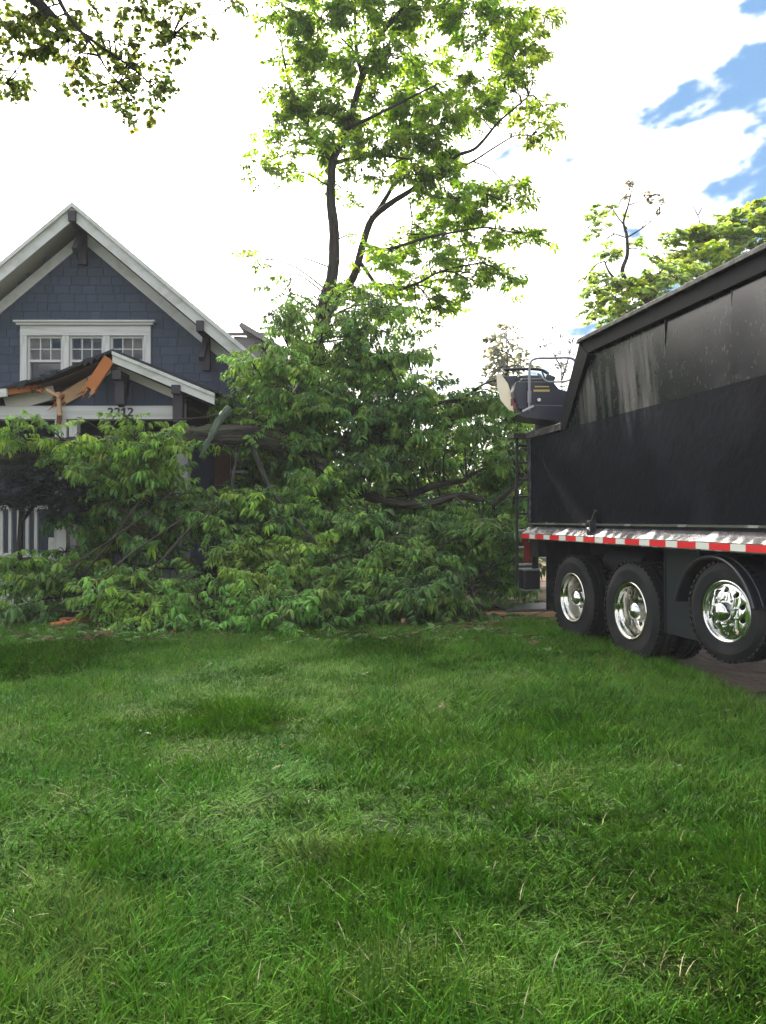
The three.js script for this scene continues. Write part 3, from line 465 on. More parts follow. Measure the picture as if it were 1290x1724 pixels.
  function wheel(z, y, small, turn = 0) {
    const w = sub('wheel', T); w.position.set(small ? 0.12 : 0.125, y, z); w.rotation.set(rr(0, 6), turn, 0, 'YXZ');
    part('tyre', small ? tyreSmall : tyreBig, M.rubber, w);
    if (!small) part('tyre', tyreBig.clone().translate(0.33, 0, 0), M.rubber, w);
    const r = small ? 0.25 : 0.285, lip = small ? 0.115 : 0.128;
    if (small) {
      part('rim', lathe([[r + 0.012, lip - 0.012], [r + 0.012, lip], [r, lip + 0.004], [r - 0.012, lip - 0.004], [r - 0.02, lip - 0.03], [r - 0.028, lip - 0.03], [r - 0.03, lip - 0.2], [r - 0.01, lip - 0.22]]), M.chrome, w);
      part('wheel_disc', discGeo(r - 0.027, 10, 0.026, r - 0.07, -lip + 0.035, 0.035), M.chrome, w);
      part('hub', lathe([[0.095, lip - 0.05], [0.095, lip + 0.012], [0.085, lip + 0.03], [0.08, lip + 0.06], [0.06, lip + 0.085], [0.03, lip + 0.097], [0.0001, lip + 0.1]], 32), M.chrome, w);
      for (let k = 0; k < 10; k++) { const a = (k + 0.5) / 10 * 6.2832; part('lug_nut', lugNut(), M.chrome, w).position.set(-lip + 0.0, Math.cos(a) * 0.125, Math.sin(a) * 0.125); }
    } else {
      part('rim', lathe([[r + 0.014, lip - 0.012], [r + 0.016, lip], [r + 0.004, lip + 0.006], [r - 0.012, lip], [r - 0.02, lip - 0.025], [r - 0.026, lip - 0.06], [r - 0.05, lip - 0.085], [r - 0.055, lip - 0.2], [r - 0.062, lip - 0.215], [r - 0.062, lip - 0.23], [r - 0.02, lip - 0.26]]), M.alloy, w);
      part('wheel_disc', discGeo(r - 0.06, 10, 0.027, r - 0.105, -lip + 0.2, -0.015), M.alloy, w);
      part('hub', lathe([[0.112, lip - 0.21], [0.112, lip - 0.13], [0.1, lip - 0.12], [0.098, lip - 0.07], [0.08, lip - 0.035], [0.04, lip - 0.012], [0.0001, lip - 0.006]], 32), M.chrome, w);
      for (let k = 0; k < 10; k++) { const a = (k + 0.5) / 10 * 6.2832; part('lug_nut', lugNut(), M.chrome, w).position.set(-lip + 0.19, Math.cos(a) * 0.14, Math.sin(a) * 0.14); }
    }
  }
  let nut; function lugNut() { return nut ??= join([cyl(0.014, 0.017, 0.035, 6).rotateZ(Math.PI / 2), new THREE.SphereGeometry(0.013, 8, 6).translate(-0.018, 0, 0)]); }
  wheel(1.41, 0.51, false, 0.07); wheel(2.82, 0.51, false, 0.07); wheel(4.41, 0.685, true, 0.2);
  { // arched mudguard over the lifted wheel
    const sh = new THREE.Shape(), R = 0.59, n = 30, a0 = 0.36, a1 = Math.PI - 0.28, pts = [];
    for (let k = 0; k <= n; k++) { const a = a0 + (a1 - a0) * k / n; pts.push([Math.cos(a) * R, Math.sin(a) * R]); } for (let k = n; k >= 0; k--) { const a = a0 + (a1 - a0) * k / n; pts.push([Math.cos(a) * (R - 0.018), Math.sin(a) * (R - 0.018)]); }
    part('mudguard', side(pts, 0.34, 0.3, 0.004).translate(0, 0.55, 4.32), M.fender, T, 'curved black mudguard over the lifted wheel');
    const lipPts = []; for (let k = 0; k <= n; k++) { const a = a0 + (a1 - a0) * k / n; lipPts.push(V3(-0.04, 0.55 + Math.sin(a) * (R - 0.004), 4.32 + Math.cos(a) * (R - 0.004))); }
    part('mudguard_lip', tubeGeo(lipPts, 0.016, 0.016, 40, 8), M.fender, T); part('mudguard_lip', tubeGeo(lipPts.map((p) => p.clone().add(V3(0.08, 0.012, 0))), 0.01, 0.01, 40, 8), M.fender, T);
    part('mudguard_bracket', boxTo(0.2, 0.9, 1.15, 1.2, 4.35, 4.47), M.chassis, T);
  }
  // ladder on the back
  const lad = sub('ladder', T);
  for (const x of [-0.13, 0.16]) part('ladder_rail', rbox(0.035, 2.05, 0.035, 0.006, x, 1.6, -0.1), M.chassis, lad);
  for (let k = 0; k < 8; k++) part('ladder_rung', cyl(0.014, 0.014, 0.27, 8).rotateZ(Math.PI / 2).translate(0.015, 0.83 + k * 0.235, -0.1), k < 3 ? M.step : M.chassis, lad);
  for (const y of [1.25, 2.4]) part('ladder_mount', join([boxTo(-0.02, 0.05, y, y + 0.05, -0.1, -0.04), boxTo(0.15, 0.2, y, y + 0.05, -0.1, 0.012)]), M.chassis, lad);
  part('ladder_head', boxTo(-0.2, 0.3, yS - 0.03, yS + 0.03, -0.3, -0.03), railPaint, lad);
  part('hitch_block', join([rbox(0.24, 0.26, 0.22, 0.02, 0.06, 0.62, -0.12), rbox(0.05, 0.5, 0.05, 0.01, 0.1, 0.85, -0.05)]), M.chassis, T); part('hitch_plate', join([boxTo(-0.07, 0.17, 0.752, 0.775, -0.24, -0.02), boxTo(-0.04, 0.1, 0.47, 0.488, -0.22, -0.06)]), M.step, T);

  // operator's station above the step, turned to face the camera
  const S = sub('loader_station', T); S.rotation.y = -11 * Math.PI / 180; const O = V3(2.0, 0, -11.05);
  const Zs = 10.95, loc = (px, py, dz = 0) => P(px, py, Zs - dz).sub(O);
  const f = (px) => loc(px, 650).x, fy = (py) => loc(0, py).y, fz = -(Zs - 11.05);
  part('pedestal', cyl(0.12, 0.16, 0.36, 16, f(925), yS + 0.15, fz - 0.35), M.chassis, S);
  { const p = [[f(868), fy(701)], [f(880), fy(706)], [f(947), fy(713)], [f(956), fy(688)], [f(896), fy(686)]]; part('floor_plate', new THREE.ExtrudeGeometry(new THREE.Shape(p.map((a) => new THREE.Vector2(...a))), { depth: 0.5, bevelEnabled: true, bevelSize: 0.008, bevelThickness: 0.008, bevelSegments: 1 }).translate(0, 0, fz - 0.3), M.machine, S); }
  part('plate_edge', rbox(0.17, 0.03, 0.03, 0.006).rotateZ(0.45).translate(f(884), fy(692), fz + 0.215), M.step, S);
  const body = [[f(872), fy(690)], [f(896), fy(690)], [f(952), fy(686)], [f(952), fy(662)], [f(938), fy(658)], [f(928), fy(646)], [f(868), fy(646)], [f(864), fy(662)]];
  part('console', new THREE.ExtrudeGeometry(new THREE.Shape(body.map((a) => new THREE.Vector2(...a))), { depth: 0.34, bevelEnabled: true, bevelSize: 0.012, bevelThickness: 0.012, bevelSegments: 2 }).translate(0, 0, fz - 0.25), M.machine, S, 'black control console on the loader');
  part('console_stripe', boxTo(f(896), f(923), fy(661.5), fy(658), fz + 0.1, fz + 0.107), M.yellow, S); part('console_stripe', boxTo(f(898), f(922), fy(654), fy(652), fz + 0.1, fz + 0.106), M.yellow, S);
  part('work_lamp', join([cyl(0.034, 0.034, 0.03, 20).rotateX(Math.PI / 2).translate(f(904.5), fy(675.5), fz + 0.115)]), M.chassis, S); part('lamp_face', cyl(0.024, 0.024, 0.012, 20).rotateX(Math.PI / 2).translate(f(904.5), fy(675.5), fz + 0.133), M.lampWhite, S);
  { // seat tub: a bucket of thick sheet with a high rounded rim, open to the front
    const rim = [[844, 623], [858, 622], [900, 621.5], [912, 623], [924, 630]], b = [];
    part('seat_tub', new THREE.ExtrudeGeometry(new THREE.Shape([[f(846), fy(624)], [f(905), fy(622)], [f(914), fy(625)], [f(926), fy(633)], [f(928), fy(646)], [f(868), fy(648)], [f(860), fy(640)]].map((a) => new THREE.Vector2(...a))), { depth: 0.04, bevelEnabled: true, bevelSize: 0.008, bevelThickness: 0.008, bevelSegments: 1 }).translate(0, 0, fz - 0.5), M.machine, S);
    part('tub_rim', tubeGeo([...rim.map(([x, y]) => loc(x, y, -0.42))], 0.022, 0.022, 20, 8), M.chassis, S);
    part('tub_rim', tubeGeo([loc(846, 623, -0.42), loc(846, 624, -0.2), loc(852, 630, 0.0)], 0.02, 0.02, 12, 8), M.chassis, S);
    part('seat', join([rbox(0.34, 0.12, 0.3, 0.04, f(900), fy(641), fz - 0.25), rbox(0.34, 0.16, 0.1, 0.04, f(900), fy(633), fz - 0.4)]), M.black, S);
    part('control_box', join([rbox(0.13, 0.1, 0.12, 0.02).rotateZ(-0.35).translate(f(928), fy(636), fz - 0.1), cyl(0.012, 0.012, 0.16, 8).rotateZ(0.4).translate(f(918), fy(634), fz - 0.05)]), M.machine, S);
    const sp = [[f(838.5), fy(626)], [f(846), fy(626)], [f(858), fy(643)], [f(864), fy(662)], [f(868), fy(690)], [f(860), fy(688)], [f(846), fy(672)], [f(840), fy(650)]];
    part('side_shield', new THREE.ExtrudeGeometry(new THREE.Shape(sp.map((a) => new THREE.Vector2(...a))), { depth: 0.012, bevelEnabled: false }).rotateY(0), M.shield, S, 'pale translucent shield on the left of the operator seat').position.set(0, 0, fz - 0.15);
    part('shield_light', join([rbox(0.05, 0.1, 0.03, 0.008, f(863), fy(677), fz + 0.0), rbox(0.04, 0.07, 0.03, 0.008, f(866), fy(686), fz + 0.02)]), M.redLens, S);
  }
  { // guard rail
    const q = (px, py) => loc(px, py, 0.2);
    part('guard_rail', tubeGeo([q(891.5, 692), q(891.5, 660), q(891.5, 625), q(892.5, 612), q(897, 606), q(905, 603.5), q(930, 603), q(958, 602.5), q(966, 605), q(970, 611), q(971, 622)], 0.017, 0.017, 70, 10), M.tubeMetal, S, 'grey bent tube guard rail');
    part('guard_rail', tubeGeo([q(971, 622), q(970, 630), q(962, 638), q(952, 642), q(935, 643), q(922, 642.5), q(915, 638), q(910, 632), q(905, 629)], 0.014, 0.014, 50, 10), M.tubeMetal, S);
    part('rail_socket', join([cyl(0.026, 0.026, 0.16, 10).translate(q(891.5, 668).x, q(0, 668).y, q(0, 0).z)]), M.tubeMetal, S);
  }
  part('loader_mast', join([cyl(0.14, 0.18, 1.1, 16, 1.25, yS + 0.5, 0.4)]), M.chassis, T);
}

// ------------------------------------------------------------------ leaves and trees
function leafInto(out, base, dir, len, wid, droop, tone) {   // one folded, drooping leaf of eight faces
  const d = dir.clone().normalize(), up = V3(0, 1, 0), s = d.clone().cross(up); if (s.lengthSq() < 1e-4) s.set(1, 0, 0); s.normalize().applyAxisAngle(d, rr(-0.6, 0.6));
  const pts = []; let p = base.clone(), e = Math.asin(clamp(d.y, -1, 1)); const flat = V3(d.x, 0, d.z).normalize(); if (!(flat.lengthSq() > 0.5)) flat.set(1, 0, 0);
  for (let i = 0; i < 4; i++) { pts.push(p.clone()); e = Math.max(e - droop / 3, -1.5); p = p.clone().addScaledVector(flat, Math.cos(e) * len / 3).addScaledVector(up, Math.sin(e) * len / 3); }
  const W = [0, 1, 0.72, 0], rows = pts.map((q, i) => { const fold = wid * 0.22; return [q.clone().addScaledVector(s, -wid * W[i] / 2), q.clone().add(V3(0, -fold * W[i] * 0.6, 0)).addScaledVector(flat, -fold * W[i] * 0.3), q.clone().addScaledVector(s, wid * W[i] / 2)]; });
  const tri = (a, b, c) => { for (const v of [a, b, c]) { out.pos.push(v.x, v.y, v.z); out.col.push(...tone); } };
  const [r0, r1, r2, r3] = rows;
  tri(r0[1], r1[0], r1[1]); tri(r0[1], r1[1], r1[2]);
  for (const k of [0, 1]) { tri(r1[k], r2[k], r2[k + 1]); tri(r1[k], r2[k + 1], r1[k + 1]); }
  tri(r2[0], r3[1], r2[1]); tri(r2[1], r3[1], r2[2]);
}
function sprayGeo({ len = 0.3, nodes = 3, per = 4, leaf = 0.12, wid = 0.045, lift = -0.1, droop = 1.2, twist = 1.6 }) {
  const out = { pos: [], col: [] };
  for (let n = 0; n < nodes; n++) {
    const t = (n + 1) / nodes, base = V3(len * t, -0.12 * len * t * t, 0), k = n === nodes - 1 ? per + 2 : per;
    for (let i = 0; i < k; i++) {
      const a = n === nodes - 1 ? rr(-1.7, 1.7) : (i % 2 ? 1 : -1) * rr(0.5, twist), el = lift + rr(-0.35, 0.35), v = rr(0.72, 1.25), y = rr(0.9, 1.15);
      leafInto(out, base, V3(Math.cos(a) * Math.cos(el), Math.sin(el), Math.sin(a) * Math.cos(el)), leaf * rr(0.7, 1.2), wid * rr(0.8, 1.2), droop * rr(0.7, 1.25), [v * y, v, v * 0.9]);
    }
  }
  const tw = (t) => V3(len * t, -0.12 * len * t * t, 0), w = Math.max(0.0025, leaf * 0.02);
  for (let i = 0; i < 4; i++) for (const [ay, az, by, bz] of [[1, 0, -0.5, 0.87], [-0.5, 0.87, -0.5, -0.87], [-0.5, -0.87, 1, 0]]) { const a = tw(i / 4), b = tw((i + 1) / 4), q = [[a, ay, az], [b, ay, az], [b, by, bz], [a, ay, az], [b, by, bz], [a, by, bz]]; for (const [p, y, z] of q) { out.pos.push(p.x, p.y + y * w, p.z + z * w); out.col.push(0.6, 0.35, 0.6); } }
  const g = new THREE.BufferGeometry(); g.setAttribute('position', new THREE.Float32BufferAttribute(out.pos, 3)); g.setAttribute('color', new THREE.Float32BufferAttribute(out.col, 3)); g.computeVertexNormals();
  return g;
}
const leafMat = (c = [1, 1, 1], trans = 0.45) => new THREE.MeshPhysicalMaterial({ color: C(...c), vertexColors: true, roughness: 1, transmission: trans, thickness: 0, side: THREE.DoubleSide, specularIntensity: 0.4, clearcoat: 0.35, clearcoatRoughness: 0.42 });
const tmpM = new THREE.Matrix4(), tmpQ = new THREE.Quaternion(), tmpE = new THREE.Euler();
// clumps: [centre, radius, tone index, density]; skeleton: points that twigs grow from
function foliage(tree, o) {
  const twigs = [], places = [];
  for (const c of o.clumps) {
    const r = c.r * 0.86, center = c.p;
    let best = null, bd = 1e9; for (const s of o.skeleton) { const d = s.distanceToSquared(center) + (s.y > center.y + 0.3 ? 1.5 : 0); if (d < bd) { bd = d; best = s; } }
    if (best && !c.loose) { const mid = best.clone().lerp(center, 0.5).add(V3(gs() * 0.1, 0.12 * Math.sqrt(bd), gs() * 0.1)); twigs.push(tubeGeo([best, mid, center], o.twig * 1.6, o.twig * 0.8, 7, 5)); }
    const nk = Math.max(3, Math.round(o.subs * r / o.ref)), arcs = [];   // leafy shoots that arch out from the middle of the clump
    for (let k = 0; k < nk; k++) {
      const v = V3(gs(), gs() * 0.8 + 0.15, gs()).normalize().multiplyScalar(r * (0.35 + 0.95 * Math.sqrt(rnd()))); v.y *= o.flat ?? 0.75;
      const end = center.clone().add(v), mid = center.clone().addScaledVector(v, 0.55).add(V3(gs() * 0.1 * r, r * (o.arch ?? 0.2), gs() * 0.1 * r)); end.y -= r * (o.sag ?? 0.1);
      arcs.push([center, mid, end]);
      if (o.subTwigs !== false && !c.loose) twigs.push(tubeGeo([center, mid, end], o.twig * 0.7, o.twig * 0.25, 5, 4));
    }
    const n = Math.round(o.n * (r / o.ref) ** 2 * (c.d ?? 1)), lot = rr(0.78, 1.2);
    for (let i = 0; i < n; i++) {
      const [a0, a1, a2] = arcs[Math.floor(rnd() * nk)], t = Math.pow(rnd(), 0.7), p = a0.clone().multiplyScalar((1 - t) ** 2).addScaledVector(a1, 2 * t * (1 - t)).addScaledVector(a2, t * t).add(V3(gs() * r * 0.13, gs() * r * 0.09, gs() * r * 0.13));
      if (o.keep && !o.keep(p)) continue;
      const yaw = Math.atan2(-(p.z - center.z), p.x - center.x) + gs() * 1.1, sc = o.scale * rr(0.75, 1.3);
      const tilt = o.tilt ?? 0.5; tmpE.set(gs() * tilt, yaw, gs() * tilt, 'YXZ'); tmpQ.setFromEuler(tmpE);
      const m = new THREE.Matrix4().compose(p, tmpQ, V3(sc, sc, sc)), ti = o.mixTones && rnd() < o.mixTones ? Math.floor(rnd() * o.tones.length) : c.t ?? 0, tone = o.tones[ti], v = rr(0.6, 1.3) * lot, w = rr(-0.14, 0.14);
      places.push({ m, p, c: [tone[0] * v * (1 + w), tone[1] * v, tone[2] * v * (1 - w)], tone: ti });
    }
  }
  if (twigs.length) part('twigs', join(twigs), o.twigMat ?? M.barkDark, tree).userData.kind = 'stuff';
  let bulk = places;
  if (o.single) {   // the nearest leaf clusters in view are pieces of their own
    places.sort((a, b) => (a.p.length() + 0.6 * hash(Math.round(a.p.x * 997), Math.round(a.p.y * 997), 1)) - (b.p.length() + 0.6 * hash(Math.round(b.p.x * 997), Math.round(b.p.y * 997), 1)));
    const inView = (p) => Math.abs(p.x / -p.z) < 0.47 && p.z < -1 && (p.y - EYE) / -p.z < 0.65;
    const one = [], rest = []; for (const q of places) (one.length < o.single && inView(q.p) ? one : rest).push(q);
    const mats = {}; for (const q of one) { const key = q.tone + '/' + Math.floor(rnd() * 3), t = o.tones[q.tone]; mats[key] ??= leafMat(t.map((k) => k * rr(0.8, 1.2)), o.trans); const mesh = part('leaf_cluster', o.geos[Math.floor(rnd() * o.geos.length)], mats[key], tree); mesh.applyMatrix4(q.m); }
    bulk = rest;
  }
  const lists = o.geos.map(() => []); bulk.forEach((q, i) => lists[i % o.geos.length].push(q));
  lists.forEach((list, k) => {
    if (!list.length) return;
    const im = new THREE.InstancedMesh(o.geos[k], leafMat([1, 1, 1], o.trans), list.length); im.name = numbered(o.name ?? 'crown'); im.castShadow = im.receiveShadow = true;
    list.forEach((q, i) => { im.setMatrixAt(i, q.m); im.setColorAt(i, C(...q.c)); });
    im.userData.kind = 'stuff'; tree.add(im);
  });
  return places.length;
}
const along = (pts, n = 14) => new THREE.CatmullRomCurve3(pts).getSpacedPoints(n);
function limbs(tree, list, mat) {   // [name, [[px, py, Z], ...], r0, r1]
  const sk = [];
  for (const [name, pts, r0, r1] of list) { const q = pts.map((a) => a.isVector3 ? a : P(...a)); part(name, tubeGeo(q, r0, r1, Math.max(8, q.length * (name === 'trunk' ? 14 : 6)), name === 'trunk' ? 22 : 8, name === 'trunk' ? 0.16 : 0.1), mat, tree); sk.push(...along(q, 16)); }
  return sk;
}
const clump = (list, Z, spread) => list.map(([px, py, r, t, d, z]) => { const zz = (z ?? Z) + (spread ? gs() * spread : 0); return { p: P(px, py, zz), r: r / FOC * zz, t, d }; });

// ---- the fallen tree across the porch
{
  const A = P(330, 740, 12.75);
  const tree = thing('fallen_tree', 'big leafy tree fallen across the front porch of the blue house', 'fallen tree');
  const trunkPts = [P(-420, 800, 12.4), P(-200, 775, 12.35), P(0, 763, 12.3), P(110, 760, 12.4), P(230, 752, 12.6), P(335, 738, 12.85), P(430, 735, 13.3), P(520, 760, 13.6)];
  const sk = limbs(tree, [
    ['trunk', trunkPts, 0.27, 0.17],
    ['limb', [[430, 735, 13.6], [500, 660, 14.0], [540, 580, 14.5], [560, 520, 14.8]], 0.09, 0.03],
    ['limb', [[520, 760, 13.6], [600, 740, 13.7], [700, 690, 14], [780, 670, 14.2]], 0.08, 0.03],
    ['limb', [[520, 760, 13.6], [610, 830, 13.4], [705, 850, 13.3], [770, 835, 13.4], [812, 840, 13.5]], 0.12, 0.055],
    ['limb', [[765, 838, 13.35], [790, 862, 13.2], [816, 884, 13.1]], 0.05, 0.035],
    ['limb', [[690, 835, 13.7], [730, 818, 13.7], [785, 808, 13.8]], 0.07, 0.045],
    ['limb', [[830, 850, 13.4], [855, 830, 13.4], [890, 800, 13.6]], 0.05, 0.03],
    ['limb', [[420, 740, 13.2], [460, 830, 12.4], [520, 900, 11.7], [570, 960, 11.2]], 0.05, 0.015],
    ['limb', [[300, 745, 12.7], [250, 820, 12.0], [180, 920, 11.3], [100, 1010, 11.2]], 0.035, 0.012],
    ['limb', [[120, 1030, 10.7], [180, 965, 11.0], [260, 905, 11.3], [345, 850, 11.6]], 0.022, 0.01],
    ['limb', [[520, 770, 13.6], [640, 880, 12.4], [720, 960, 11.6], [770, 1010, 11.5]], 0.05, 0.02],
    ['limb', [[400, 740, 13.2], [390, 850, 12.2], [400, 950, 11.4], [420, 1020, 11.0]], 0.035, 0.012],
  ], M.barkGrey);
  part('lichen_branch', tubeGeo([P(388, 688, 12.5), P(372, 706, 12.4), P(354, 736, 12.3), P(338, 770, 12.2)], 0.075, 0.022, 22, 12, 0.55), M.lichen, tree, 'stubby grey green branch covered in lichen');
  part('dead_stick', tubeGeo([P(790, 985, 11.6), P(798, 1010, 11.45), P(806, 1026, 11.4), P(812, 1042, 11.35)], 0.018, 0.03, 10, 7, 0.2), M.barkDark, tree);
  for (const pts of [[[40, 1000, 11.0], [140, 940, 11.2], [240, 870, 11.4], [300, 820, 11.6]], [[-10, 1000, 11.1], [60, 985, 11.0], [110, 970, 10.9]], [[330, 990, 10.6], [390, 1018, 10.5], [470, 1024, 10.4]], [[230, 990, 10.8], [330, 880, 11.2], [370, 850, 11.4]], [[690, 1000, 11.3], [760, 1010, 11.2], [810, 1030, 11.2]], [[100, 860, 12], [200, 840, 11.9], [260, 832, 11.8], [340, 830, 11.9]], [[300, 706, 12.8], [345, 703, 12.9], [385, 690, 13]]])
    part('branch', tubeGeo(pts.map((a) => P(...a)), 0.02, 0.009, 16, 6, 0.1), M.barkGrey, tree);
  const F = [
    // nearest mounds on the grass
    [20, 960, 50, 1], [70, 985, 48, 1], [40, 1020, 32, 0], [125, 975, 42, 1], [165, 1005, 34, 1], [235, 1005, 48, 2, 1.3], [225, 970, 38, 2], [265, 1045, 30, 0], [195, 1045, 25, 1], [330, 1020, 42, 1], [300, 985, 30, 1], [370, 975, 45, 2], [430, 985, 50, 2, 1.2], [405, 930, 40, 2, 1.2], [480, 950, 48, 2], [520, 915, 38, 2], [450, 1030, 48, 1], [395, 1040, 36, 1], [340, 1052, 25, 1], [515, 1010, 50, 1], [560, 970, 52, 1], [575, 1025, 40, 1], [620, 985, 48, 1], [645, 1020, 35, 0], [610, 940, 40, 1], [665, 965, 42, 1], [695, 1000, 40, 0], [730, 985, 40, 0], [715, 950, 36, 1], [765, 1010, 26, 0, 0.6], [745, 960, 25, 0], [500, 1045, 30, 0], [670, 930, 40, 1], [60, 1035, 18, 0], [165, 1052, 20, 1], [225, 1058, 24, 2], [290, 1060, 20, 1], [350, 1060, 22, 1], [415, 1060, 26, 1], [475, 1056, 26, 2], [535, 1046, 22, 1], [590, 1042, 18, 0], [255, 1030, 26, 2], [440, 1045, 26, 2],
  ].map((a, i) => { const z = (a[0] > 150 && a[0] < 540 ? 10.15 : 10.5) + (1045 - a[1]) / 100 * 1.0 + rr(-0.15, 0.25); return [...a.slice(0, 4), a[4] ?? 1, z]; });
  const B = [ // middle: in front of the porch and the dark hollow
    [225, 738, 30, 2, 1.0], [268, 752, 30, 2, 1.0], [180, 762, 34, 2], [225, 778, 42, 2, 1.1], [120, 770, 32, 1], [255, 800, 42, 1], [200, 810, 36, 1], [150, 795, 30, 1], [282, 722, 15, 2, 0.8], [212, 702, 14, 2, 0.9], [240, 716, 10, 2, 0.7], [60, 706, 16, 1, 0.5], [18, 714, 18, 2, 0.6], [75, 722, 12, 0, 0.7], [30, 730, 10, 1, 0.6], [137, 706, 9, 2, 0.5], [45, 745, 22, 1, 0.7], [110, 742, 22, 2, 0.8], [140, 738, 20, 2, 0.8], [325, 728, 15, 1, 0.7], [372, 748, 14, 1, 0.7], [5, 735, 18, 2, 0.7], [255, 850, 36, 0], [200, 860, 34, 0], [305, 845, 36, 1], [340, 880, 40, 1], [300, 900, 40, 0], [250, 910, 36, 0], [385, 858, 34, 1], [425, 855, 34, 2], [385, 890, 40, 0], [440, 832, 26, 2], [455, 880, 44, 0], [500, 850, 44, 1], [555, 870, 44, 1], [545, 820, 42, 1], [605, 880, 42, 0], [640, 905, 40, 0], [590, 920, 40, 0], [340, 838, 22, 0, 0.8], [362, 842, 18, 0, 0.8], [160, 900, 40, 0], [120, 870, 30, 0], [200, 930, 36, 0], [280, 950, 36, 0], [110, 930, 26, 0], [700, 900, 40, 0], [760, 930, 40, 0], [800, 970, 34, 0], [830, 930, 36, 0], [855, 970, 26, 0], [860, 900, 34, 0], [800, 900, 40, 1], [840, 890, 36, 1], [865, 945, 24, 0], [870, 920, 22, 0], [850, 990, 20, 0], [870, 985, 12, 0], [820, 1000, 22, 0], [740, 880, 36, 0], [720, 930, 36, 0], [780, 860, 26, 1, 0.6],
  ].map((a) => [...a.slice(0, 4), a[4] ?? 1, a[0] < 320 && a[1] < 830 ? rr(11.6, 12.1) : rr(11.8, 12.9)]);
  const D = [ // the high mass against the sky
    [420, 625, 38, 3], [445, 590, 36, 3], [480, 560, 40, 3], [505, 520, 34, 3, 0.5], [488, 492, 24, 3, 0.35], [535, 505, 32, 3, 0.45], [590, 505, 32, 3, 0.5], [620, 525, 40, 3], [560, 550, 46, 3], [610, 570, 48, 3], [655, 560, 34, 3, 0.8], [660, 610, 44, 3], [690, 600, 28, 3, 0.7], [600, 620, 50, 3], [540, 600, 48, 3], [480, 620, 48, 1], [440, 660, 44, 1], [392, 672, 26, 1], [490, 680, 52, 1], [540, 660, 52, 0], [600, 680, 50, 0], [660, 670, 50, 0], [720, 660, 40, 3, 0.8], [700, 700, 48, 0], [640, 730, 50, 0], [580, 740, 50, 0], [510, 735, 50, 0], [455, 735, 36, 0], [400, 722, 24, 1], [430, 705, 26, 3], [470, 745, 26, 1], [515, 755, 28, 1], [445, 770, 30, 0], [480, 790, 44, 0], [540, 780, 48, 1], [610, 790, 50, 0], [660, 790, 46, 0], [760, 670, 30, 3, 0.9], [780, 690, 36, 1], [820, 680, 34, 3], [845, 665, 24, 3], [850, 710, 36, 1], [810, 730, 40, 1], [850, 760, 38, 0], [870, 720, 24, 1], [830, 800, 36, 0], [870, 800, 28, 0], [865, 850, 30, 0], [760, 780, 30, 0, 0.6], [700, 760, 40, 0], [760, 720, 36, 1], [860, 640, 14, 3, 0.6],
  ].map((a) => [...a.slice(0, 4), a[4] ?? 1, rr(13.0, 14.6)]).flatMap((a) => [[a[0], a[1], a[2] * 0.92, a[3], a[4] * 0.62, a[5]], [a[0] + gs() * 46, a[1] + gs() * 40, a[2] * 0.45, a[3] === 0 ? 1 : a[3], a[4] * 0.9, a[5] - 0.25]]);
  const E = []; // deeper foliage that closes the back of the mass
  for (let x = 430; x < 885; x += 52) for (let y = 600; y < 960; y += 50) { const roof = x < 520 ? 640 - (x - 430) * 0.7 : x < 660 ? 560 + (x - 520) * 0.25 : 610 + (x - 660) * 0.28; if (y > roof + 35 && !(x > 690 && x < 830 && y > 690 && y < 820 && rnd() < 0.55)) E.push([x + gs() * 18, y + gs() * 16, 36, x > 690 && y < 850 ? 3 : rnd() < 0.3 ? 1 : 0, 0.62, rr(14.6, 15.6)]); }
  // gaps in the foliage through which the house, the trunk and the far light show: [x0, y0, x1, y1, share of leaves left]
  const gaps = [[296, 752, 320, 812, 0.08], [172, 680, 232, 704, 0.75], [235, 680, 296, 704, 0.15], [110, 680, 172, 704, 0.3], [0, 737, 60, 790, 0.7], [300, 712, 345, 765, 0.6], [320, 765, 362, 806, 0.2], [384, 744, 424, 806, 0.22], [0, 852, 72, 932, 0.2], [75, 900, 120, 950, 0.4], [700, 822, 818, 856, 0.3], [725, 700, 830, 812, 0.6], [522, 468, 572, 562, 0.2], [676, 646, 702, 676, 0.15], [640, 470, 700, 545, 0.4], [300, 600, 372, 672, 0.1], [400, 540, 440, 590, 0.25], [230, 900, 330, 955, 0.45], [110, 705, 135, 740, 0.3], [318, 850, 345, 1000, 0.6], [500, 775, 560, 800, 0.45], [610, 880, 700, 905, 0.5], [780, 1000, 870, 1040, 0.3]];
  const open = (p) => { if (p.z < -14.3) return true; const x = 645 + FOC * p.x / -p.z, y = 875 - FOC * (p.y - EYE) / -p.z; for (const [a, b, c, d, k] of gaps) if (x > a && x < c && y > b && y < d && rnd() > k) return false; return true; };
  const geos = [[1.7, 0.12], [0.8, 0.13], [1.9, 0.14], [1.3, 0.1]].map(([droop, leaf]) => sprayGeo({ len: 0.3, nodes: 4, per: 5, leaf, wid: leaf * 0.25, lift: -0.05, droop }));
  const n = foliage(tree, { name: 'foliage', clumps: [...clump(F), ...clump(B), ...clump(D), ...clump(E)], skeleton: sk, twig: 0.011, subs: 13, ref: 0.4, n: 108, mixTones: 0.35, flat: 0.9, arch: 0.3, sag: 0.25, tilt: 0.62, scale: 1.0, geos, single: 296, trans: 0.5, keep: (p) => open(p) && p.y > 0.06 && !(p.z < -12.95 && p.x < -2.9 && p.y > 1.2 && p.z < -13.2 && p.x < -3.3),
    tones: [[0.115, 0.24, 0.06], [0.17, 0.33, 0.055], [0.25, 0.42, 0.05], [0.18, 0.32, 0.06]] });  // light and shade put into clump colours: darker in hollows, brighter in front
  console.log('fallen sprays', n);
}

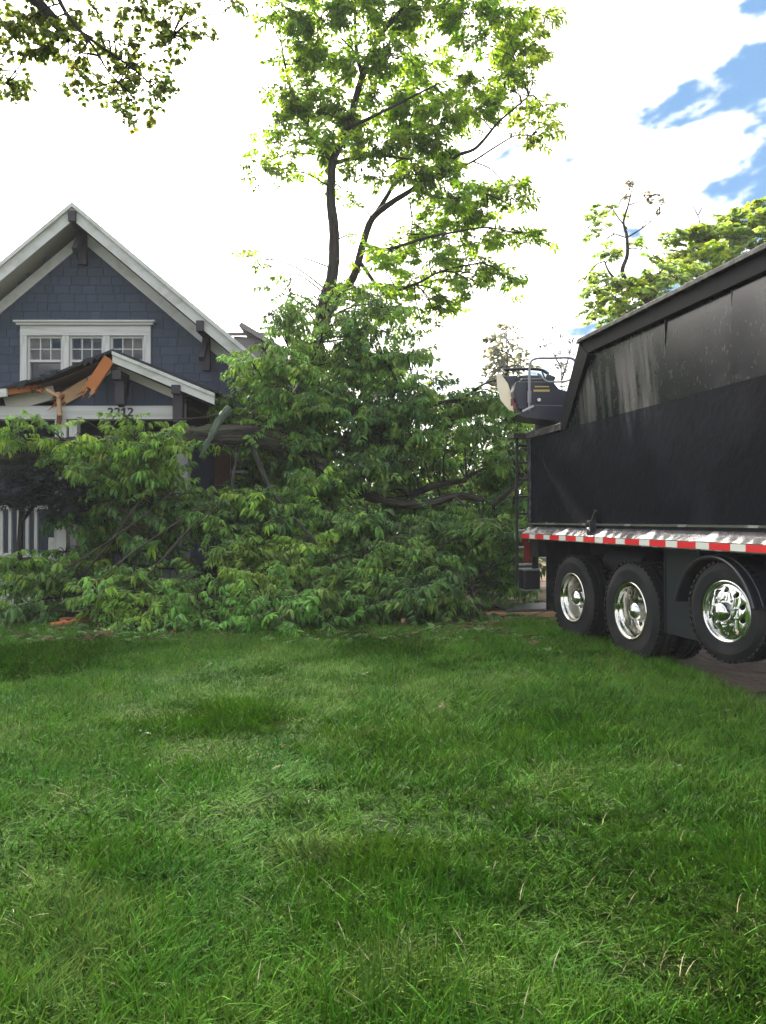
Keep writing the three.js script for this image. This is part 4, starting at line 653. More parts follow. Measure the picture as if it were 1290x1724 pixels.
// ---- tall tree still standing behind it
{
  const Z = 17, tree = thing('standing_tree', 'tall yellow green tree still standing behind the fallen one', 'tree');
  const base = P(520, 1020, Z); base.y = -0.1;
  const sk = limbs(tree, [
    ['trunk', [base, P(522, 800, Z), P(528, 640, Z), P(536, 560, Z), P(546, 510, Z), P(560, 462, Z), P(563, 400, Z), P(557, 330, Z), P(560, 270, Z)], 0.2, 0.085],
    ['limb', [[560, 270, Z], [585, 215, Z + 0.1], [610, 130, Z + 0.2], [640, 60, Z + 0.2], [690, 0, Z], [730, -80, Z]], 0.085, 0.04],
    ['limb', [[552, 490, Z], [566, 484, Z], [576, 480, Z - 0.1]], 0.08, 0.07],
    ['limb', [[540, 545, Z + 0.2], [572, 500, Z + 0.5], [596, 464, Z + 0.6], [611, 412, Z + 0.6], [627, 368, Z + 0.5], [658, 342, Z + 0.4], [690, 322, Z + 0.3]], 0.11, 0.055],
    ['limb', [[627, 368, Z + 0.5], [652, 330, Z + 0.6], [668, 300, Z + 0.6], [680, 282, Z + 0.6], [690, 230, Z + 0.4]], 0.055, 0.03],
    ['limb', [[690, 322, Z + 0.3], [735, 292, Z], [770, 262, Z - 0.3], [800, 250, Z - 0.5], [840, 205, Z - 0.7], [862, 186, Z - 0.8], [890, 162, Z - 0.8]], 0.055, 0.014],
    ['limb', [[735, 292, Z], [790, 275, Z - 0.3], [830, 250, Z - 0.4], [870, 228, Z - 0.4], [895, 229, Z - 0.4]], 0.03, 0.01],
    ['limb', [[611, 412, Z + 0.6], [650, 420, Z], [680, 412, Z - 0.3], [720, 400, Z - 0.5], [770, 390, Z - 0.6], [820, 383, Z - 0.6], [865, 392, Z - 0.6]], 0.045, 0.012],
    ['limb', [[605, 440, Z + 0.6], [650, 490, Z], [700, 478, Z - 0.3], [735, 460, Z - 0.5], [760, 452, Z - 0.5], [810, 442, Z - 0.6]], 0.045, 0.014],
    ['limb', [[560, 275, Z], [530, 230, Z + 0.3], [500, 180, Z + 0.4], [480, 110, Z + 0.5], [470, 40, Z + 0.5]], 0.05, 0.015],
    ['limb', [[585, 215, Z], [620, 200, Z - 0.6], [680, 170, Z - 0.9], [740, 140, Z - 1]], 0.045, 0.015],
    ['limb', [[610, 130, Z + 0.2], [600, 80, Z + 0.6], [598, 20, Z + 0.8], [600, -60, Z + 1]], 0.05, 0.02],
    ['limb', [[690, 340, Z], [694, 370, Z], [692, 395, Z]], 0.02, 0.012],
    ['limb', [[668, 350, Z + 0.4], [662, 375, Z + 0.3], [661, 405, Z + 0.3]], 0.012, 0.007],
    ['limb', [[560, 275, Z], [600, 266, Z - 0.3], [640, 262, Z - 0.5], [690, 268, Z - 0.7]], 0.05, 0.02],
    ['limb', [[700, 322, Z], [760, 335, Z - 0.4], [810, 325, Z - 0.6], [860, 345, Z - 0.7]], 0.035, 0.012],
  ], M.bark);
  const Cc = [[480, 30, 42], [450, 20, 22, 0, 0.6], [540, 30, 50], [600, 25, 50], [660, 30, 50], [720, 30, 52], [790, 25, 52], [845, 40, 40], [880, 60, 40, 1], [915, 40, 28, 1, 0.7], [540, -50, 60], [640, -50, 65], [740, -50, 65], [830, -40, 50], [640, -140, 80, 0, 0.6], [740, -140, 80, 0, 0.6],
    [500, 105, 40], [550, 110, 52], [610, 115, 50], [670, 100, 50], [715, 120, 46], [870, 105, 46, 1], [820, 75, 36], [800, 150, 46], [850, 150, 38], [895, 120, 30, 1, 0.8], [490, 175, 44], [535, 185, 50], [590, 190, 52], [645, 180, 54], [700, 180, 54], [750, 185, 50], [800, 190, 40], [880, 175, 28, 1, 0.6], [915, 180, 24, 1, 0.7], [925, 215, 24, 1, 0.8], [900, 225, 24, 1, 0.7], [490, 225, 36], [530, 245, 42], [580, 250, 40], [630, 250, 46], [690, 250, 52], [745, 250, 44], [700, 295, 44], [745, 300, 36], [610, 290, 26, 0, 0.7], [575, 320, 18, 0, 0.6], [600, 345, 18, 0, 0.5], [640, 300, 20, 0, 0.6],
    [440, 245, 20, 0, 0.7], [432, 280, 18, 0, 0.8], [455, 295, 22, 0, 0.7], [490, 270, 24, 0, 0.6], [510, 290, 16, 0, 0.6],
    [770, 340, 32], [815, 330, 34], [855, 315, 28], [870, 340, 26], [820, 365, 34], [770, 375, 34], [740, 350, 30], [850, 390, 26], [888, 400, 22], [905, 408, 12, 1, 0.6], [810, 410, 30], [760, 415, 32], [720, 390, 26], [700, 400, 22], [690, 430, 28], [725, 440, 32], [790, 450, 30], [835, 455, 28], [855, 470, 20], [800, 480, 26], [755, 475, 24], [660, 425, 24], [640, 450, 26], [620, 430, 18, 0, 0.7], [700, 470, 26], [675, 485, 28], [720, 505, 28], [745, 515, 22, 0, 0.8], [690, 520, 26], [640, 500, 30], [600, 490, 30], [650, 530, 30], [715, 560, 14, 0, 0.6], [735, 540, 14, 0, 0.6], [765, 530, 12, 0, 0.5], [590, 395, 14, 0, 0.5], [580, 440, 12, 0, 0.4], [850, 500, 12, 1, 0.4],
    [415, 432, 12, 1, 0.6], [440, 440, 14, 1, 0.6], [458, 450, 10, 1, 0.4]];
  const geos = [0, 1].map(() => sprayGeo({ len: 0.26, nodes: 3, per: 4, leaf: 0.125, wid: 0.05, lift: 0.0, droop: 0.9 }));
  const n = foliage(tree, { clumps: clump(Cc, Z, 0.9), skeleton: sk, twig: 0.011, subs: 13, ref: 0.55, n: 98, flat: 0.8, tilt: 0.5, scale: 1, geos, single: 200, trans: 0.85, tones: [[0.3, 0.46, 0.025], [0.34, 0.46, 0.05]] });
  console.log('standing sprays', n);
}

// ---- tree at the left whose boughs hang into the picture
{
  const tree = thing('overhanging_tree', 'boughs of a near tree hanging in at the top left', 'tree');
  const z = 7.2, base = V3(-6.4, -0.05, -6.6);
  const sk = limbs(tree, [
    ['trunk', [base, V3(-6.35, 2.5, -6.6), V3(-6.2, 5, -6.7), V3(-6.0, 7.5, -6.9), V3(-5.8, 10, -7)], 0.3, 0.16],
    ['limb', [V3(-6.05, 7.0, -6.85), P(-60, -130, z), P(40, -20, z), P(85, 25, z), P(116, 66, z)], 0.1, 0.04],
    ['limb', [V3(-6.05, 7.0, -6.85), P(-40, -160, z - 0.3), P(80, -40, z - 0.3), P(110, 20, z - 0.3), P(135, 52, z - 0.3), P(160, 82, z - 0.3), P(185, 125, z - 0.3), P(200, 138, z - 0.3)], 0.07, 0.006],
    ['limb', [P(135, 52, z - 0.3), P(165, 75, z - 0.2), P(195, 95, z - 0.1), P(230, 120, z), P(262, 150, z)], 0.015, 0.005],
    ['limb', [V3(-6.15, 5.8, -6.75), P(-80, -60, z + 0.4), P(-20, 0, z + 0.4), P(12, 50, z + 0.4), P(30, 70, z + 0.4)], 0.05, 0.012],
    ['limb', [V3(-6.0, 7.5, -6.9), P(60, -160, z), P(200, -60, z + 0.2), P(250, 20, z + 0.2), P(290, 60, z + 0.2)], 0.05, 0.008],
    ['limb', [V3(-6.3, 5.0, -6.7), P(-120, 60, z), P(-40, 110, z), P(10, 140, z)], 0.03, 0.008],
  ], M.barkDark);
  const L = [[60, 25, 30], [30, 45, 26], [75, 60, 26], [35, 75, 22], [60, 85, 20], [90, 90, 16], [5, 60, 16], [15, 140, 20], [38, 140, 14], [5, 158, 14], [10, 100, 10, 0, 0.5], [100, 30, 18, 0, 0.8], [120, 70, 12], [150, 25, 14, 0, 0.7], [175, 22, 16, 0, 0.7], [195, 32, 12, 0, 0.7], [225, 20, 18], [218, 42, 14], [245, 35, 10], [270, 30, 18], [270, 55, 14], [295, 15, 16], [310, 25, 12, 0, 0.6], [300, 55, 14], [302, 78, 12], [280, 75, 10], [286, 98, 10], [335, 52, 14], [345, 60, 10], [148, 40, 12], [170, 72, 14], [190, 80, 16], [210, 75, 14], [243, 78, 12], [225, 95, 10], [120, 92, 14], [128, 110, 14], [135, 130, 14], [118, 145, 10], [140, 155, 10], [158, 130, 12], [165, 140, 8], [200, 105, 14], [215, 112, 16], [240, 118, 12], [215, 130, 10], [228, 148, 12], [262, 140, 16], [278, 155, 14], [245, 135, 12], [185, 160, 12], [205, 165, 16], [225, 168, 12], [215, 190, 14], [232, 200, 10], [240, 160, 10], [262, 170, 10], [190, 178, 8], [265, 190, 10],
    [385, 12, 12], [400, 18, 10], [20, -40, 60], [120, -50, 60, 0, 0.7], [240, -50, 60, 0, 0.7], [-80, -20, 70], [-120, 80, 60], [-80, 160, 40], [360, -40, 40], [-180, -60, 90], [-60, -160, 90, 0, 0.6], [140, -160, 90, 0, 0.6]];
  const geos = [0, 1].map(() => sprayGeo({ len: 0.1, nodes: 2, per: 3, leaf: 0.062, wid: 0.044, lift: -0.1, droop: 0.7 }));
  foliage(tree, { clumps: clump(L, z, 0.35), skeleton: sk, twig: 0.005, subs: 6, ref: 0.1, n: 26, flat: 0.85, tilt: 0.6, scale: 0.8, geos, single: 150, trans: 0.8, tones: [[0.25, 0.32, 0.06]] });
}

// ---- trees behind the truck, the far poplar, the bushes behind
function backTree(name, label, limbList, clumps, Z, spread, tones, geo, o = {}, cat = 'tree') {
  const tree = thing(name, label, cat);
  const sk = limbs(tree, limbList, o.bark ?? M.bark);
  foliage(tree, { clumps: clump(clumps, Z, spread), skeleton: sk, twig: 0.015, subs: 9, ref: 0.55, n: 34, flat: 0.8, tilt: 0.5, scale: 1.15, geos: [geo], trans: 0.8, tones, ...o });
  return tree;
}
const mapleGeo = sprayGeo({ len: 0.24, nodes: 3, per: 3, leaf: 0.13, wid: 0.085, lift: 0.0, droop: 0.7 });
{
  const Z = 23, g0 = (px) => { const p = P(px, 900, Z); p.y = -0.1; return p; };
  backTree('maple_tree', 'sparse half bare tree with thin twigs above the truck rim', [
    ['trunk', [g0(1150), P(1140, 700, Z), P(1125, 570, Z), P(1096, 515, Z), P(1078, 495, Z), P(1052, 470, Z)], 0.22, 0.08],
    ['limb', [[1052, 470, Z], [1048, 455, Z], [1056, 430, Z], [1055, 395, Z], [1050, 375, Z], [1058, 345, Z], [1066, 310, Z]], 0.07, 0.012],
    ['limb', [[1052, 480, Z], [1036, 470, Z], [1024, 455, Z], [1018, 440, Z]], 0.05, 0.02],
    ['limb', [[1078, 495, Z], [1090, 480, Z], [1105, 465, Z], [1120, 450, Z]], 0.05, 0.02],
    ['limb', [[1056, 400, Z], [1080, 385, Z], [1105, 365, Z], [1122, 350, Z]], 0.025, 0.006],
    ['limb', [[1056, 385, Z], [1040, 365, Z], [1030, 345, Z], [1036, 325, Z]], 0.025, 0.006],
    ['limb', [[1060, 345, Z], [1085, 335, Z], [1100, 315, Z]], 0.018, 0.005], ['limb', [[1054, 400, Z], [1025, 390, Z], [1005, 380, Z]], 0.02, 0.006],
    ['limb', [[1080, 385, Z], [1090, 365, Z], [1088, 340, Z]], 0.014, 0.005], ['limb', [[1085, 372, Z], [1110, 372, Z], [1130, 362, Z]], 0.012, 0.004],
  ], [[1005, 360, 16, 0, 0.5], [1025, 350, 16, 0, 0.5], [990, 385, 14, 0, 0.5], [1040, 350, 16, 0, 0.35], [1015, 385, 12, 0, 0.5], [1022, 420, 12], [1045, 425, 16, 0, 0.5], [1080, 420, 14, 0, 0.5], [985, 470, 13], [1000, 490, 16], [1020, 475, 20], [1035, 500, 24, 1], [1060, 480, 26, 1], [1090, 475, 22, 1], [1080, 500, 22, 1], [1110, 460, 22], [1110, 490, 20], [1130, 445, 22, 1], [1140, 470, 20], [1160, 455, 22], [1000, 520, 15], [1025, 525, 22], [1050, 525, 18], [1010, 545, 14], [980, 490, 8, 0, 0.6], [1100, 430, 12, 0, 0.6], [1085, 330, 16, 2, 0.2], [1060, 320, 16, 2, 0.2], [1110, 350, 14, 2, 0.2]], Z, 0.8, [[0.3, 0.42, 0.1], [0.34, 0.45, 0.04], [0.3, 0.26, 0.2]], mapleGeo, { ref: 0.4, n: 38 });
  const Z2 = 25, g2 = (px) => { const p = P(px, 900, Z2); p.y = -0.1; return p; };
  backTree('maple_tree', 'fuller yellow green tree over the truck at the right', [
    ['trunk', [g2(1290), P(1285, 650, Z2), P(1255, 500, Z2), P(1232, 445, Z2), P(1205, 415, Z2), P(1190, 405, Z2), P(1166, 390, Z2)], 0.24, 0.05],
    ['limb', [[1232, 445, Z2], [1245, 420, Z2], [1258, 400, Z2], [1280, 370, Z2]], 0.07, 0.02],
    ['limb', [[1190, 405, Z2], [1180, 385, Z2], [1176, 365, Z2], [1162, 340, Z2]], 0.03, 0.007], ['limb', [[1176, 362, Z2], [1184, 345, Z2], [1188, 338, Z2]], 0.018, 0.006],
    ['limb', [[1255, 470, Z2], [1290, 430, Z2], [1340, 380, Z2]], 0.08, 0.03],
  ], [[1140, 395, 18], [1160, 405, 20, 1], [1150, 430, 20], [1175, 425, 22, 1], [1185, 390, 20, 1], [1205, 385, 22], [1200, 430, 24, 1], [1225, 400, 26, 1], [1240, 375, 24], [1255, 410, 24], [1260, 375, 26, 1], [1285, 355, 26, 1], [1285, 390, 24], [1270, 430, 18], [1225, 435, 20], [1120, 400, 12, 0, 0.6], [1320, 360, 36], [1340, 400, 40], [1370, 360, 45], [1320, 420, 30], [1180, 455, 18], [1150, 470, 16]], Z2, 0.8, [[0.3, 0.43, 0.08], [0.34, 0.46, 0.03]], mapleGeo, { ref: 0.4, n: 52 });
  const Z3 = 42, g3 = (px) => { const p = P(px, 900, Z3); p.y = -0.1; return p; };
  const smallGeo = sprayGeo({ len: 0.5, nodes: 3, per: 3, leaf: 0.24, wid: 0.13, lift: 0.1, droop: 0.7 });
  backTree('poplar_tree', 'far pale tapering tree left of the loader seat', [['trunk', [g3(856), P(856, 700, Z3), P(854, 600, Z3), P(852, 548, Z3)], 0.14, 0.02]], [[852, 548, 8], [850, 562, 12], [856, 578, 15], [846, 592, 18], [862, 600, 18], [840, 612, 16], [876, 615, 14], [856, 622, 20], [838, 640, 18], [866, 645, 18], [850, 665, 20], [880, 640, 10], [830, 625, 8], [850, 690, 22]], Z3, 0.5, [[0.3, 0.3, 0.18]], smallGeo, { ref: 0.5, n: 16, subs: 6, twig: 0.03 });
  backTree('thin_tree', 'thin wispy far tree behind the guard rail', [['trunk', [g3(950), P(948, 700, Z3), P(945, 620, Z3), P(943, 560, Z3), P(944, 545, Z3)], 0.08, 0.012], ['limb', [[945, 620, Z3], [930, 590, Z3], [926, 575, Z3]], 0.05, 0.015], ['limb', [[946, 640, Z3], [958, 600, Z3], [966, 570, Z3]], 0.05, 0.015]], [[941, 545, 8, 0, 0.6], [930, 578, 9, 0, 0.8], [945, 565, 7, 0, 0.4], [955, 590, 9, 0, 0.7], [965, 570, 6, 0, 0.5], [935, 610, 10, 0, 0.7], [955, 625, 10, 0, 0.7], [930, 640, 10], [960, 650, 10]], Z3, 0.4, [[0.14, 0.15, 0.14]], smallGeo, { ref: 0.4, n: 8, subs: 4, twig: 0.02, scale: 0.8 });
  const bushGeo = sprayGeo({ len: 0.3, nodes: 3, per: 4, leaf: 0.15, wid: 0.07, lift: 0.1, droop: 0.9 });
  const bush = (label, px, Zb, list) => { const b = P(px, 900, Zb); b.y = -0.1; const t = P(px, 800, Zb); backTree('leafy_shrub', label, [['stem', [b, b.clone().lerp(t, 0.5), t], 0.06, 0.03]], list, Zb, 1.0, [[0.14, 0.2, 0.03], [0.2, 0.24, 0.03]], bushGeo, { ref: 0.6, n: 64 }, 'shrub'); };
  { const h = thing('hedge', 'long leafy hedge far behind the house and the pile', 'hedge'), sk = [], cl = [];
    for (let x = -24; x < 26; x += 1.1) { const z = 31 + gs() * 0.6; sk.push(V3(x, 0.3, -z)); for (const y of [0.6, 1.7, 2.7]) cl.push({ p: V3(x + gs() * 0.3, y + gs() * 0.2, -z), r: 0.9, t: rnd() < 0.5 ? 0 : 1 }); }
    part('stem', join(sk.filter((_, i) => i % 3 === 0).map((p) => tubeGeo([V3(p.x, -0.2, p.z), V3(p.x, 1.2, p.z), V3(p.x + 0.1, 2.4, p.z)], 0.06, 0.03, 6, 6))), M.bark, h).userData.kind = 'stuff';
    foliage(h, { clumps: cl, skeleton: sk, twig: 0.01, subs: 6, ref: 0.9, n: 90, scale: 1.5, geos: [bushGeo], trans: 0.45, subTwigs: false, tones: [[0.09, 0.15, 0.03], [0.13, 0.19, 0.03]] }); }
  bush('sunlit yellow green shrub seen through the branches behind the pile', 760, 19, [[720, 690, 40], [760, 730, 45, 1], [740, 780, 45, 1], [800, 760, 45], [710, 750, 40], [780, 820, 45, 1], [730, 840, 45], [820, 830, 45], [690, 820, 40], [760, 880, 50], [840, 880, 45], [720, 900, 45], [800, 920, 45], [700, 950, 50], [780, 970, 50], [850, 950, 45]]);
  bush('green shrub behind the ladder of the truck', 880, 18, [[860, 740, 40], [890, 780, 40, 1], [850, 800, 40], [880, 840, 45], [910, 860, 45], [860, 890, 45], [920, 800, 40], [900, 920, 40]]);
  bush('green shrub behind the fallen crown beside the house corner', 600, 20, [[500, 640, 45], [560, 680, 50], [620, 640, 50], [660, 700, 45], [540, 760, 50], [620, 780, 55], [480, 720, 45], [570, 840, 55], [660, 850, 50], [480, 820, 50]]);
}
{ // dark evergreen bush at the left, before the porch rail
  const t = thing('evergreen_bush', 'dark grey green evergreen boughs under the trunk at the left', 'bush');
  const b = P(30, 900, 12.05); b.y = 0;
  const sk = limbs(t, [['stem', [b, P(35, 880, 12.0), P(40, 810, 12.0)], 0.06, 0.03], ['limb', [P(35, 880, 12), P(80, 830, 11.9), P(130, 820, 11.8)], 0.03, 0.01]], M.barkDark);
  const needle = sprayGeo({ len: 0.26, nodes: 6, per: 5, leaf: 0.075, wid: 0.012, lift: -0.05, droop: 0.5, twist: 1.2 });
  foliage(t, { name: 'needles', clumps: clump([[10, 805, 34], [50, 800, 36], [90, 815, 34], [30, 835, 34], [75, 845, 32], [115, 840, 28], [10, 850, 24], [110, 865, 24], [140, 830, 20], [140, 855, 22]], 11.95, 0.15), skeleton: sk, twig: 0.008, subs: 8, ref: 0.3, n: 130, flat: 0.6, tilt: 0.4, scale: 1, geos: [needle], trans: 0.15, tones: [[0.028, 0.042, 0.036]] });
}

// ------------------------------------------------------------------ things lying about
{
  const a = G(0, 1060), lg = thing('log', 'long dark brown log lying at the left edge of the lawn', 'log');
  part('log_bark', tubeGeo([P(-120, 1056, 10.7), P(-40, 1054, 10.65), P(40, 1054, 10.6), P(86, 1053, 10.55)], 0.055, 0.06, 20, 10, 0.15), M.brownWood, lg);
  const w = thing('broken_log', 'split reddish log with an orange broken end in the grass', 'log');
  const p = G(88, 1064); 
  part('log_bark', tubeGeo([P(165, 1048, 10.75), P(140, 1052, 10.6), P(118, 1054, 10.5), P(100, 1055, 10.42)], 0.05, 0.085, 14, 11, 0.3), M.redWood, w);
  part('broken_end', tubeGeo([P(128, 1047, 10.5), P(108, 1051, 10.42), P(94, 1054, 10.36), P(86, 1056, 10.33)], 0.05, 0.05, 10, 9, 0.5), M.rawWood, w, 'orange torn wood of the broken end');
  part('splinter', join([tubeGeo([P(100, 1046, 10.5), P(130, 1040, 10.6), P(158, 1042, 10.7)], 0.03, 0.012, 8, 6, 0.5), tubeGeo([P(128, 1038, 10.6), P(150, 1034, 10.65), P(165, 1036, 10.7)], 0.022, 0.01, 8, 6, 0.5)]), M.redWood, w);
  const k = thing('wood_chunk', 'small tan chunk of wood standing in the middle of the lawn edge', 'wood chunk');
  const q = G(681, 1059); part('chunk_bark', tubeGeo([V3(q.x + 0.03, -0.02, q.z), V3(q.x + 0.01, 0.06, q.z), V3(q.x - 0.015, 0.125, q.z)], 0.05, 0.04, 8, 9, 0.5), M.brownWood, k); part('chunk_face', tubeGeo([V3(q.x - 0.012, 0.1, q.z + 0.012), V3(q.x - 0.02, 0.125, q.z + 0.015), V3(q.x - 0.024, 0.14, q.z + 0.012)], 0.04, 0.026, 4, 8, 0.4), M.paleWood, k);
  const g1 = G(875, 1040), pad = thing('timber_pad', 'tan timber plank under the steel plate beside the truck wheels', 'plank', [g1.x, 0, g1.z], 0.16);
  part('plank_body', rbox(1.25, 0.09, 0.3, 0.012, 0.08, 0.05, 0), M.paleWood, pad); part('plank_body', rbox(1.1, 0.1, 0.3, 0.012, 0.2, 0.045, -0.32), M.brownWood, pad);
  const pl = thing('steel_plate', 'flat grey steel plate lying on timber behind the truck', 'plate', [g1.x + 0.16, 0.1, g1.z - 0.35], 0.12);
  part('plate_sheet', rbox(0.95, 0.03, 0.85, 0.008, 0.05, 0.022, 0), std([1, 1, 1], 0.6, { metalness: 0.2, map: tex(128, 128, (u, v) => mixc([0.13, 0.12, 0.13], [0.06, 0.05, 0.05], fbm(u * 6, v * 6, 3, 4, 6))) }), pl); part('plate_rib', join([rbox(0.9, 0.05, 0.05, 0.006, 0.05, -0.02, 0.3), rbox(0.9, 0.05, 0.05, 0.006, 0.05, -0.02, -0.3)]), M.chassis, pl);
}
{ // leaves and twigs shed on the drive and the lawn edge
  const g = sprayGeo({ len: 0.12, nodes: 2, per: 2, leaf: 0.12, wid: 0.05, lift: 0.1, droop: 0.5 }), list = [];
  for (let i = 0; i < 700; i++) { const z = rr(10.6, 14.5), x = rr(0.9, 2.9); list.push([x, z]); }
  for (let i = 0; i < 60; i++) { const z = rr(8.2, 10.8), x = lawnEdge(z) + rr(-1.2, 0.1); list.push([x, z]); }
  for (let i = 0; i < 900; i++) { const z = rr(9.0, 10.7) + rnd() * 0.4, x = rr(-5, 1.6); list.push([x, z]); }
  for (let i = 0; i < 22; i++) { const z = rr(3.6, 9), x = rr(-0.45, 0.45) * z; if (x < lawnEdge(z) - 0.2) list.push([x, z, 0.45]); }
  const im = new THREE.InstancedMesh(g, leafMat([1, 1, 1], 0.3), list.length); im.name = 'leaf_litter'; im.userData = { kind: 'stuff', label: 'torn leaves scattered on the drive behind the truck', category: 'leaf litter' }; im.castShadow = im.receiveShadow = true;
  list.forEach(([x, z, k = 1], i) => { tmpQ.setFromEuler(tmpE.set(gs() * 0.3, rr(0, 6.3), gs() * 0.3)); const s = rr(0.5, 1.1) * k; im.setMatrixAt(i, tmpM.compose(V3(x, gh(x, z) + rr(0.03, 0.08), -z), tmpQ, V3(s, s, s))); const v = rr(0.7, 1.3), br = rnd() < 0.2; im.setColorAt(i, br ? C(0.14 * v, 0.08 * v, 0.04 * v) : C(0.1 * v, 0.19 * v, 0.045 * v)); });
  scene.add(im);
  const tw = tubeGeo([V3(-0.12, 0, 0), V3(-0.03, 0.015, 0.01), V3(0.06, 0.005, -0.02), V3(0.14, 0.01, 0.01)], 0.006, 0.003, 8, 5, 0.2), tm = new THREE.InstancedMesh(tw, M.brownWood, 150);
  tm.name = 'twig_litter'; tm.userData = { kind: 'stuff', label: 'snapped brown twigs strewn along the edge of the pile', category: 'twigs' }; tm.castShadow = tm.receiveShadow = true;
  for (let i = 0; i < 150; i++) { const far = rnd() < 0.4, z = far ? rr(10.5, 13.5) : rr(9.1, 10.6), x = far ? rr(0.9, 2.4) : rr(-5, 1.6); tmpQ.setFromEuler(tmpE.set(gs() * 0.3, rr(0, 6.3), gs() * 0.4)); const k = rr(0.5, 1.6); tm.setMatrixAt(i, tmpM.compose(V3(x, gh(x, z) + rr(0.04, 0.09), -z), tmpQ, V3(k, k, k))); }
  scene.add(tm);
}

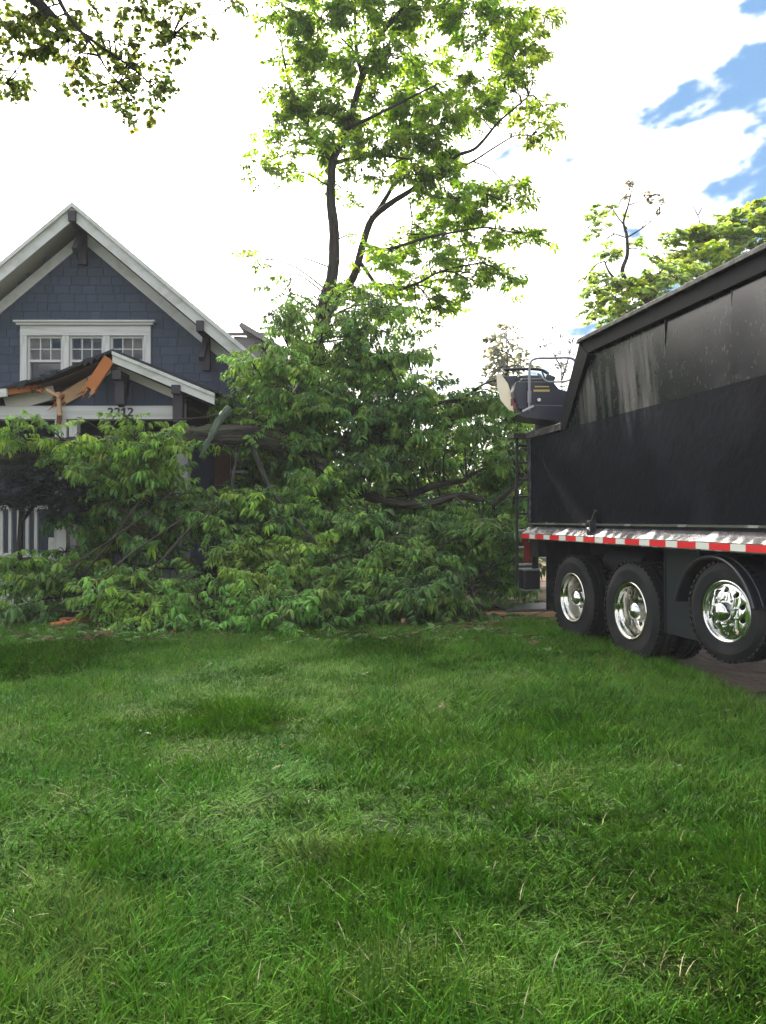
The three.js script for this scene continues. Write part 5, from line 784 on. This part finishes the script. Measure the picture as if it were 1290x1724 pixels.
// ------------------------------------------------------------------ grass
{
  function tuft(nb, R, h, w, bend) {
    const pos = [], col = [];
    for (let i = 0; i < nb; i++) {
      const a = rr(0, 6.283), q = R * Math.sqrt(rnd()), bx = Math.cos(a) * q, bz = Math.sin(a) * q, L = h * rr(0.5, 1.25), dir = rr(0, 6.283), lean = rr(0.1, 0.7), cur = bend * rr(0.3, 1.5), ww = w * rr(0.7, 1.3), fa = dir + 1.57 + gs() * 0.5;
      const sx = Math.cos(fa) * ww / 2, sz = Math.sin(fa) * ww / 2; let x = bx, y = 0, z = bz, e = Math.PI / 2 - lean; const row = [];
      for (let k = 0; k <= 3; k++) { row.push([x, y, z]); e -= cur / 3; x += Math.cos(dir) * Math.cos(e) * L / 3; z += Math.sin(dir) * Math.cos(e) * L / 3; y += Math.sin(e) * L / 3; }
      const v = rr(0.5, 1.45), yl = rr(0.75, 1.3), W = [1, 0.95, 0.65, 0], t = [v * yl, v, v * 0.9];
      const A = (k, s) => { pos.push(row[k][0] + s * sx * W[k], Math.max(row[k][1], 0.004), row[k][2] + s * sz * W[k]); col.push(...t); };
      for (let k = 0; k < 2; k++) { A(k, -1); A(k, 1); A(k + 1, 1); A(k, -1); A(k + 1, 1); A(k + 1, -1); } A(2, -1); A(2, 1); A(3, 0);
    }
    const g = new THREE.BufferGeometry(); g.setAttribute('position', new THREE.Float32BufferAttribute(pos, 3)); g.setAttribute('color', new THREE.Float32BufferAttribute(col, 3)); g.computeVertexNormals(); return g;
  }
  const mat = new THREE.MeshPhysicalMaterial({ vertexColors: true, roughness: 0.7, specularIntensity: 0.14, transmission: 0.28, thickness: 0, side: THREE.DoubleSide });
  const matDry = new THREE.MeshPhysicalMaterial({ vertexColors: true, roughness: 0.8, side: THREE.DoubleSide });
  const put = (name, geo, m, list, label) => {
    const im = new THREE.InstancedMesh(geo, m, list.length); im.name = name; im.castShadow = im.receiveShadow = true;
    list.forEach((q, i) => { tmpQ.setFromEuler(tmpE.set(q.tx, q.a, q.tz, 'XYZ')); im.setMatrixAt(i, tmpM.compose(V3(q.x, gh(q.x, q.z) - 0.004, -q.z), tmpQ, V3(q.s, q.s * q.h, q.s))); im.setColorAt(i, C(...q.c)); });
    im.userData = { kind: 'stuff', label, category: 'grass' }; scene.add(im);
  };
  const green = [], dry = [], tall = [];
  const lay = (x, z) => {
    const e = lawnEdge(z); if (x > e + 0.08 || (x > e - 0.1 && rnd() < 0.5)) return;
    const n1 = fbm(x * 1.1 + 3, z * 1.1, 1, 3), n2 = fbm(x * 3.2, z * 3.2 + 8, 5, 3), n3 = fbm(x * 0.5, z * 0.5, 9, 2);
    const lush = sstep(0.35, 0.65, n1), pale = sstep(0.6, 0.72, n2) * 0.55, th = (0.6 + 0.45 * lush + 0.2 * (n3 - 0.5)) * (0.55 + 0.9 * fbm(x * 7, z * 7, 15, 2));
    const v = rr(0.55, 1.5), base = mixc(mixc([0.028, 0.118, 0.009], [0.082, 0.185, 0.011], n2), [0.1, 0.175, 0.045], pale);
    const swx = (fbm(x * 0.9, z * 0.9, 31, 3) - 0.5) * 1.5, swz = (fbm(x * 0.9 + 40, z * 0.9, 33, 3) - 0.5) * 1.5;
    const q = { x, z, a: rr(0, 6.283), tx: swx + gs() * 0.22, tz: swz + gs() * 0.22, s: rr(0.8, 1.15), h: th, c: base.map((k) => k * v) };
    if (rnd() < 0.07 + 0.25 * pale) dry.push({ ...q, h: 0.8, c: mixc([0.13, 0.14, 0.06], [0.24, 0.24, 0.16], rnd()) });
    if (rnd() < 0.06 + 0.12 * lush) tall.push({ ...q, h: th }); green.push(q);
  };
  const N1 = 35000; for (let i = 0; i < N1; i++) { const t = rnd(), z = 1.7 + 9.6 * Math.sqrt(t) * 0.98 + 0.0, x = rr(-1, 1) * (0.5 * z + 0.5); lay(x, z); }
  for (let i = 0; i < 6500; i++) { const z = rr(1.7, 3.6), x = rr(-1, 1) * (0.5 * z + 0.3); lay(x, z); }
  for (let i = 0; i < 24000; i++) { const z = rr(-1, 13.5), x = rr(-9, 3.6); if (z > 1.5 && z < 11.2 && Math.abs(x) < 0.5 * z + 0.5) continue; lay(x, z); }
  put('grass', tuft(30, 0.085, 0.115, 0.0056, 1.25), mat, green, 'short green lawn grass filling the foreground');
  put('tall_grass', tuft(12, 0.09, 0.16, 0.0048, 1.7), mat, tall, 'longer curling blades among the lawn grass');
  put('dry_grass', tuft(7, 0.12, 0.1, 0.003, 1.5), matDry, dry, 'pale straw coloured blades scattered through the lawn');
  { const g = sprayGeo({ len: 0.03, nodes: 1, per: 7, leaf: 0.035, wid: 0.02, lift: 0.5, droop: 0.6 }), list = [];
    for (let i = 0; i < 2600; i++) { const z = rr(1.9, 10), x = rr(-1, 1) * (0.5 * z + 0.4); if (x < lawnEdge(z) - 0.1 && fbm(x * 1.6 + 5, z * 1.6, 44, 3) > 0.56) list.push([x, z]); }
    const im = new THREE.InstancedMesh(g, Object.assign(leafMat([1, 1, 1], 0.3), { clearcoat: 0 }), list.length); im.name = 'clover'; im.castShadow = im.receiveShadow = true; im.userData = { kind: 'stuff', label: 'small broad leaved weeds growing in patches of the lawn', category: 'weeds' };
    list.forEach(([x, z], i) => { tmpQ.setFromEuler(tmpE.set(gs() * 0.3, rr(0, 6.3), gs() * 0.3)); const s = rr(0.35, 0.8), v = rr(0.7, 1.3); im.setMatrixAt(i, tmpM.compose(V3(x, gh(x, z) + rr(0.04, 0.08), -z), tmpQ, V3(s, s, s))); im.setColorAt(i, C(0.07 * v, 0.16 * v, 0.02 * v)); }); scene.add(im); }
  console.log('tufts', green.length, tall.length, dry.length);
}

scene.fog = new THREE.FogExp2(new THREE.Color(0.97, 0.96, 1.0), 0.001);
const renderer = new THREE.WebGLRenderer({ antialias: true });
renderer.toneMapping = THREE.LinearToneMapping; renderer.toneMappingExposure = EXPOSURE;
renderer.shadowMap.enabled = true;
renderer.render(scene, camera);
